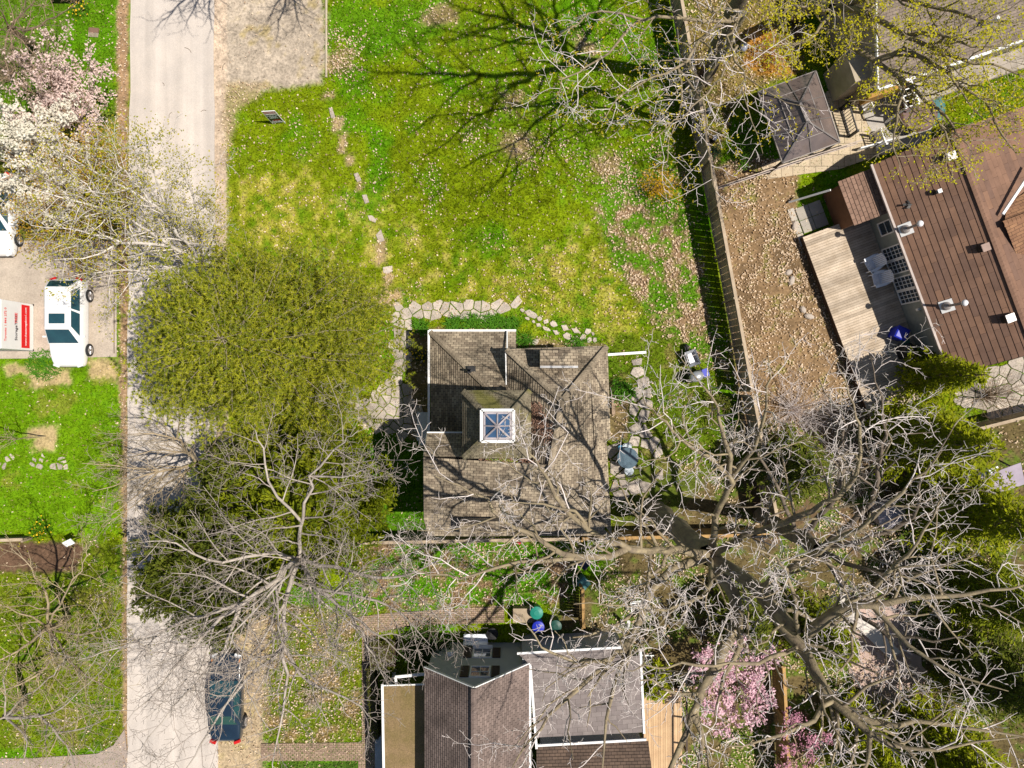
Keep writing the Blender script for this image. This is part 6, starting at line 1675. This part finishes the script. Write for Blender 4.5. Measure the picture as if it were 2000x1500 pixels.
# house number sign by the mulch bed
ns = thing('number_sign', 'small white number sign on a post beside the mulch bed', 'sign', P(158, 1050, 0), R(25))
b = MB(); b.cyl((0, 0, -.1), (0, 0, 1.0), .02, n=8); b.build('post', M_black, ns, local=True)
b = MB(); b.obox((-.26, -.18, .98), (.5, 0, 0), (0, .3, .18), (0, -.02, .03)); b.build('panel', M_white, ns, local=True)
text('lettering', '60', M_btxt, ns, (-.13, -.03, 1.105), (R(31), 0, 0), .22)
text('lettering', 'No 8', mat('teal_lettering', (.02, .2, .17)), ns, (.12, -.01, 1.115), (R(31), 0, 0), .13)

# ---------------------------------------------------------------- garden and yard furniture
M_chair = mat('white_resin', (.72, .76, .84), (.66, .70, .78), rough=.5)
def adirondack(label, p, rz):
    t = thing('garden_chair', label, 'chair', p, rz, 'white deck chairs')
    b = MB()
    for k in range(5): b.obox((-.26, -.42 + k * .095, .36 - k * .022), (.52, 0, 0), (0, .08, -.018), (0, .004, .022))
    b.build('seat', M_chair, t, local=True)
    b = MB()
    for k in range(7):
        x_ = -.27 + k * .09; hh = .72 + .10 * math.cos((k - 3) / 3 * 1.3)
        b.obox((x_ - .038 + (k - 3) * .004, .02, .26), (.076, 0, 0), Vector((0, .42, .9)) * hh, (0, -.02, .01))
    b.build('backrest', M_chair, t, local=True)
    for s in (-1, 1):
        b = MB(); b.prism([(s * .27, -.46), (s * .44, -.44), (s * .42, .1), (s * .36, .36), (s * .28, .36)], .53, .555); b.build('armrest', M_chair, t, local=True)
        b = MB(); b.box((s * .30, -.38, .27), (.04, .11, .54)); b.build('leg', M_chair, t, local=True)
        b = MB(); b.obox((s * .27 - .015, -.42, .30), (.03, 0, 0), (0, .95, -.28), (0, 0, .1)); b.build('leg', M_chair, t, local=True)
az = math.atan2(V2.y, V2.x) - math.pi / 2
adirondack('upper white slatted garden chair on the shaded deck', h2(4.65, -.62, .54), az + .15)
adirondack('lower white slatted garden chair on the shaded deck', h2(5.55, -.55, .54), az - .1)
def bin_(name, label, p, r, ht, m, lid=None, z=0, cat='bin', square=False):
    t = thing(name, label, cat, p); b = MB()
    if square: b.lathe((0, 0, 0), [(r * 1.1, 0), (r * 1.35, ht)], 4)
    else: b.lathe((0, 0, 0), [(r * .8, 0), (r, ht * .95), (r * 1.07, ht)], 20)
    b.build('body', m, t, local=True, bevel=.015)
    b = MB()
    if square: b.lathe((0, 0, ht), [(r * 1.42, 0), (r * 1.42, .05), (r * 1.1, .09)], 4)
    else: b.lathe((0, 0, ht), [(r * 1.1, 0), (r * 1.08, .05), (r * .5, .09), (r * .45, .1)], 20)
    b.build('lid', lid or m, t, local=True, bevel=.01); return t
M_blue = mat('blue_plastic', (.015, .03, .42), (.012, .022, .34), rough=.4); M_teal = mat('teal_plastic', (.015, .22, .17), (.012, .17, .13), rough=.45); M_dteal = mat('dark_green_plastic', (.012, .07, .055), rough=.45)
t = bin_('recycling_bin', 'bright blue recycling bin on the shaded deck near the hemlock', h2(8.6, -.75, .54), .33, .8, M_blue, square=True); t.rotation_euler = (0, 0, .35)
t = thing('barbecue', 'black barbecue grill on the deck below the blue bin', 'barbecue', h2(9.6, -.7, .54), az)
b = MB(); b.box((0, 0, .4), (.7, .5, .8)); b.build('cabinet', M_black, t, local=True)
b = MB(); b.lathe((0, 0, .8), [(.42, 0), (.42, .1), (.32, .26), (.05, .3)], 16, sx=1, sy=.75); b.build('lid', M_black, t, local=True, smooth=True)
for s in (-1, 1): b = MB(); b.box((s * .55, 0, .78), (.38, .42, .04)); b.build('side_shelf', M_dteal, t, local=True)
bin_('garden_bin', 'teal plastic compost bin beside the brick path at the bottom', P(1047, 1188, 0), .32, .75, M_teal)
bin_('rubbish_bin', 'royal blue drum beside the flat roofed wall at the bottom', P(1050, 1213, 0), .30, .95, M_blue)
bin_('rubbish_bin', 'dark green drum right of the royal blue drum', P(1083, 1211, 0), .30, .95, M_dteal)
bin_('wheelie_bin', 'tall teal bin above the short tan fence section', P(1136, 1130, 0), .28, 1.0, mat('faded_teal', (.10, .26, .27)), square=True)
bin_('wheelie_bin', 'dark navy bin beside the amber fence foot', P(1138, 1092, 0), .28, .9, mat('navy_plastic', (.02, .025, .06)), square=True)
bin_('bucket', 'red bucket standing behind the lattice fence', P(1014, 1049, 0), .22, .5, mat('red_plastic', (.55, .05, .06)), cat='bucket', square=True)
bin_('flower_tub', 'dark round tub near the small window of the gable', P(962, 1232, 0), .30, .5, M_black, cat='tub')
t = thing('garden_bench', 'pale slatted bench under the lower gable window', 'bench', P(930, 1240, 0))
b = MB(); b.box((0, 0, .42), (1.3, .38, .04)); b.build('seat', M_chair, t, local=True)
b = MB(); b.obox((-.65, -.2, .45), (1.3, 0, 0), (0, -.05, .42), (0, .03, 0)); b.build('backrest', M_chair, t, local=True)
for sx in (-.58, .58): b = MB(); b.box((sx, 0, .2), (.06, .34, .4)); b.build('leg', M_chair, t, local=True)
def frame_chair(label, p, rz, group='white frame chairs'):
    t = thing('metal_chair', label, 'chair', p, rz, group)
    b = MB()
    for s in (-1, 1): b.bar((s * .3, -.3, .45), (s * .3, .3, .42), .05, .05); b.bar((s * .3, .28, .42), (s * .3, .45, .95), .05, .05)
    b.bar((-.3, .45, .95), (.3, .45, .95), .05, .05); b.bar((-.3, -.3, .45), (.3, -.3, .45), .05, .05); b.build('frame', M_white, t, local=True)
    b = MB()
    for k in range(4): b.box((0, -.22 + k * .14, .44), (.56, .06, .02))
    b.build('seat', M_white, t, local=True)
    for sx in (-.3, .3):
        for yy in (-.28, .3): b = MB(); b.cyl((sx, yy, 0), (sx, yy, .44), .022, n=8); b.build('leg', M_white, t, local=True)
frame_chair('white metal chair beside the bare trunk above the bottom deck', P(1241, 1180, 0), .1)
frame_chair('white metal chair at the edge of the flat grey roof', P(1258, 1283, 0), -.05)
# round table and chairs on the side path, small pails
t = thing('garden_table', 'round dark glass table on the shaded side path', 'table', P(1222, 892, 0))
b = MB(); b.lathe((0, 0, .70), [(.55, 0), (.56, .03)], 28); b.build('tabletop', mat('blue_grey_glass', (.10, .15, .19), rough=.1, spec=.7), t, local=True)
b = MB(); b.cyl((0, 0, 0), (0, 0, .7), .035); b.lathe((0, 0, 0), [(.3, 0), (.28, .04)], 16); b.build('leg', M_black, t, local=True)
def bistro(label, p, rz):
    t = thing('bistro_chair', label, 'chair', p, rz, 'round seated chairs at the garden table')
    b = MB(); b.lathe((0, 0, .44), [(.24, 0), (.25, .03)], 18); b.build('seat', mat('silver_seat', (.36, .41, .46), rough=.4, metal=.3), t, local=True)
    b = MB()
    for k in range(7): a = -1.1 + k * .367; b.cyl((.24 * math.sin(a), .24 * math.cos(a), .46), (.27 * math.sin(a), .29 * math.cos(a), .88), .012, n=6)
    for k in range(6): a, c = -1.1 + k * .367, -1.1 + (k + 1) * .367; b.bar((.27 * math.sin(a), .29 * math.cos(a), .88), (.27 * math.sin(c), .29 * math.cos(c), .88), .03, .03)
    b.build('backrest', M_black, t, local=True)
    for k in range(4): a = .785 + k * 1.571; b = MB(); b.cyl((.2 * math.cos(a), .2 * math.sin(a), .44), (.24 * math.cos(a), .24 * math.sin(a), 0), .014, n=6); b.build('leg', M_black, t, local=True)
bistro('round chair above the garden table beside the blue pail', P(1222, 872, 0), 0)
bistro('round chair below the garden table on the side path', P(1226, 918, 0), math.pi)
bin_('pail', 'light blue pail on the side path beside the cottage corner', P(1211, 874, 0), .15, .32, mat('sky_blue_plastic', (.10, .38, .66), rough=.4), cat='pail')
b = MB(); b.bar(P(1184, 693, .32), P(1262, 688, .08), .13, .09); tag(b.build('downspout', M_white), 'white downspout extension lying on the grass at the cottage corner', 'downspout')
# covered grill and cart near the long fence
t = thing('wheelbarrow', 'grey tipped wheelbarrow in the grass near the long fence', 'wheelbarrow', P(1347, 700, 0), R(-70))
b = MB(); b.add([(-.42, -.32, .62), (.42, -.32, .62), (.42, .32, .62), (-.42, .32, .62), (-.25, -.2, .32), (.25, -.2, .32), (.25, .2, .32), (-.25, .2, .32)], [(4, 5, 6, 7), (0, 4, 5, 1), (1, 5, 6, 2), (2, 6, 7, 3), (3, 7, 4, 0)])
b.build('tray', mat('galvanised', (.52, .54, .58), rough=.35, metal=.4), t, local=True)
b = MB()
for s in (-1, 1): b.bar((-.7, s * .1, .3), (.85, s * .28, .5), .04, .04); b.bar((.3, s * .2, .42), (.35, s * .24, 0), .04, .04)
b.build('frame', M_black, t, local=True)
b = MB(); b.cyl((-.62, -.05, .2), (-.62, .05, .2), .2, n=18); b.build('wheel', M_tyre, t, local=True)
t = thing('covered_grill', 'dark covered grill with silver lid below the wheelbarrow', 'grill', P(1352, 735, 0), R(20))
b = MB(); b.box((0, 0, .4), (.75, .5, .8)); b.build('cabinet', M_black, t, local=True, bevel=.03)
b = MB(); b.lathe((0, -.02, .8), [(.4, 0), (.4, .1), (.3, .25), (.05, .29)], 16, sy=.72); b.build('lid', mat('silver_lid', (.50, .52, .55), rough=.3, metal=.5), t, local=True, smooth=True)
b = MB(); b.box((.55, 0, .78), (.32, .42, .04)); b.build('side_shelf', M_blue, t, local=True)
for i, (x_, y_, lab) in enumerate(((1447, 100, 'blue-grey garden ball beside the orange shrub'), (1381, 222, 'grey garden ball beside the long fence'), (1392, 275, 'small grey garden ball lowest beside the long fence'))):
    t = thing('garden_ball', lab, 'ornament', P(x_, y_, 0), group='round garden ornaments')
    b = MB(); b.lathe((0, 0, 0), [(.14, 0), (.1, .25)], 12); b.build('stand', M_black, t, local=True)
    b = MB(); b.sphere((0, 0, .42), .22 - .04 * i, 18, 11); b.build('globe', mat('grey_glass_globe', (.30, .33, .42), rough=.15, spec=.8), t, local=True, smooth=True)
t = thing('planter', 'dark rectangular planter at the top edge on the left', 'planter', P(135, -4, 0))
b = MB(); b.box((0, 0, .25), (1.4, .6, .5)); b.build('box', M_black, t, local=True); b = MB(); b.box((0, -.31, .5), (1.44, .05, .05)); b.build('rim', M_metal, t, local=True)
t = thing('drain_grate', 'rusty square drain grate in the left verge', 'grate', P(183, 63, 0), R(-4))
b = MB(); b.box((0, .1, .0), (.54, .27, .08)); b.build('frame', mat('rusty_iron', (.20, .12, .085)), t, local=True)
b = MB()
for k in range(8): b.obox((-.27 + k * .07, -.27, .0), (.03, 0, 0), (.02, .24, 0), (0, 0, .04))
b.build('bars', mat('pale_iron', (.45, .36, .30)), t, local=True)
b = MB(); b.lathe((0, 0, 0), [(.26, 0), (.3, .3)], 16); o = b.build('flower_pot', M_brownwood, None); o.location = P(1712, 268, 0); tag(o, 'brown flower pot behind the lower white picket panel', 'pot')
b = MB(); b.cyl(P(1226, 1225, 0), P(1228, 1215, 1.1), .09); tag(b.build('standpipe', M_white), 'short white pipe standing beside the flat grey roof', 'pipe')
b = MB(); b.obox(P(1194, 770, 0), (.18, 0, 0), (.02, -1.1, 0), UP * .12); tag(b.build('plank', mat('bare_plank', (.36, .26, .18), rnd=.2)), 'old plank lying against the east wall of the cottage', 'plank')
b = MB(); b.obox(P(1002, 1183, 0), P(1048, 1183, 0) - P(1002, 1183, 0), (0, -.75, 0), UP * .5); tag(b.build('raised_bed', M_fence), 'brown raised wooden bed beside the teal bin', 'raised bed')
t = thing('canopy_swing', 'lilac canopy under the hemlocks at the right edge', 'canopy', P(1905, 930, 0), R(20))
b = MB(); b.slab([(-1.2, -.6, 1.9), (1.2, -.6, 1.9), (1.2, .6, 2.15), (-1.2, .6, 2.15)], .04); b.build('canopy', mat('lilac_cloth', (.36, .31, .38), rough=.8), t, local=True)
for sx in (-1.2, 1.2): b = MB(); b.bar((sx, -.7, 0), (sx, 0, 2.0), .06, .06); b.build('post', M_black, t, local=True); b = MB(); b.bar((sx, .7, 0), (sx, .02, 2.0), .06, .06); b.build('post', M_black, t, local=True)
b = MB(); b.box((0, 0, .5), (2.0, .6, .1)); b.build('seat', M_chair, t, local=True)
t = thing('patio_umbrella', 'grey closed patio cover among the hemlock branches', 'cover', P(1725, 1000, 0))
b = MB(); b.lathe((0, 0, 0), [(.75, 0), (.8, .9), (.5, 1.15), (.05, 1.2)], 10); b.build('cover', mat('grey_cloth', (.38, .35, .40)), t, local=True)
# twigs lying on the road
for i, (x_, y_, a, l) in enumerate(((333, 225, 1.2, .35), (398, 217, .3, .3), (368, 98, -.6, .45), (438, 130, 1.3, .4), (428, 322, .6, .45), (320, 165, -1, .2))):
    b = MB(); q = [Vector((-l / 2, 0, .04)), Vector((-l * .1, l * .12, .045)), Vector((l * .2, l * .1, .04)), Vector((l / 2, -.03, .04))]
    for k in range(3): b.cyl(q[k], q[k + 1], .014, .011, n=6)
    o = b.build('fallen_twig', M_barkD, None); o.location = P(x_, y_, 0); o.rotation_euler = (0, 0, a)
    tag(o, ('curved fallen twig in the middle of the road', 'fallen twig at the right side of the road', 'brownish fallen twig near the top of the road', 'curled twig on the gravel right of the road', 'twig on the gravel verge beside the birch top', 'tiny twig at the middle left of the road')[i], 'twig', 'twigs lying on the road')
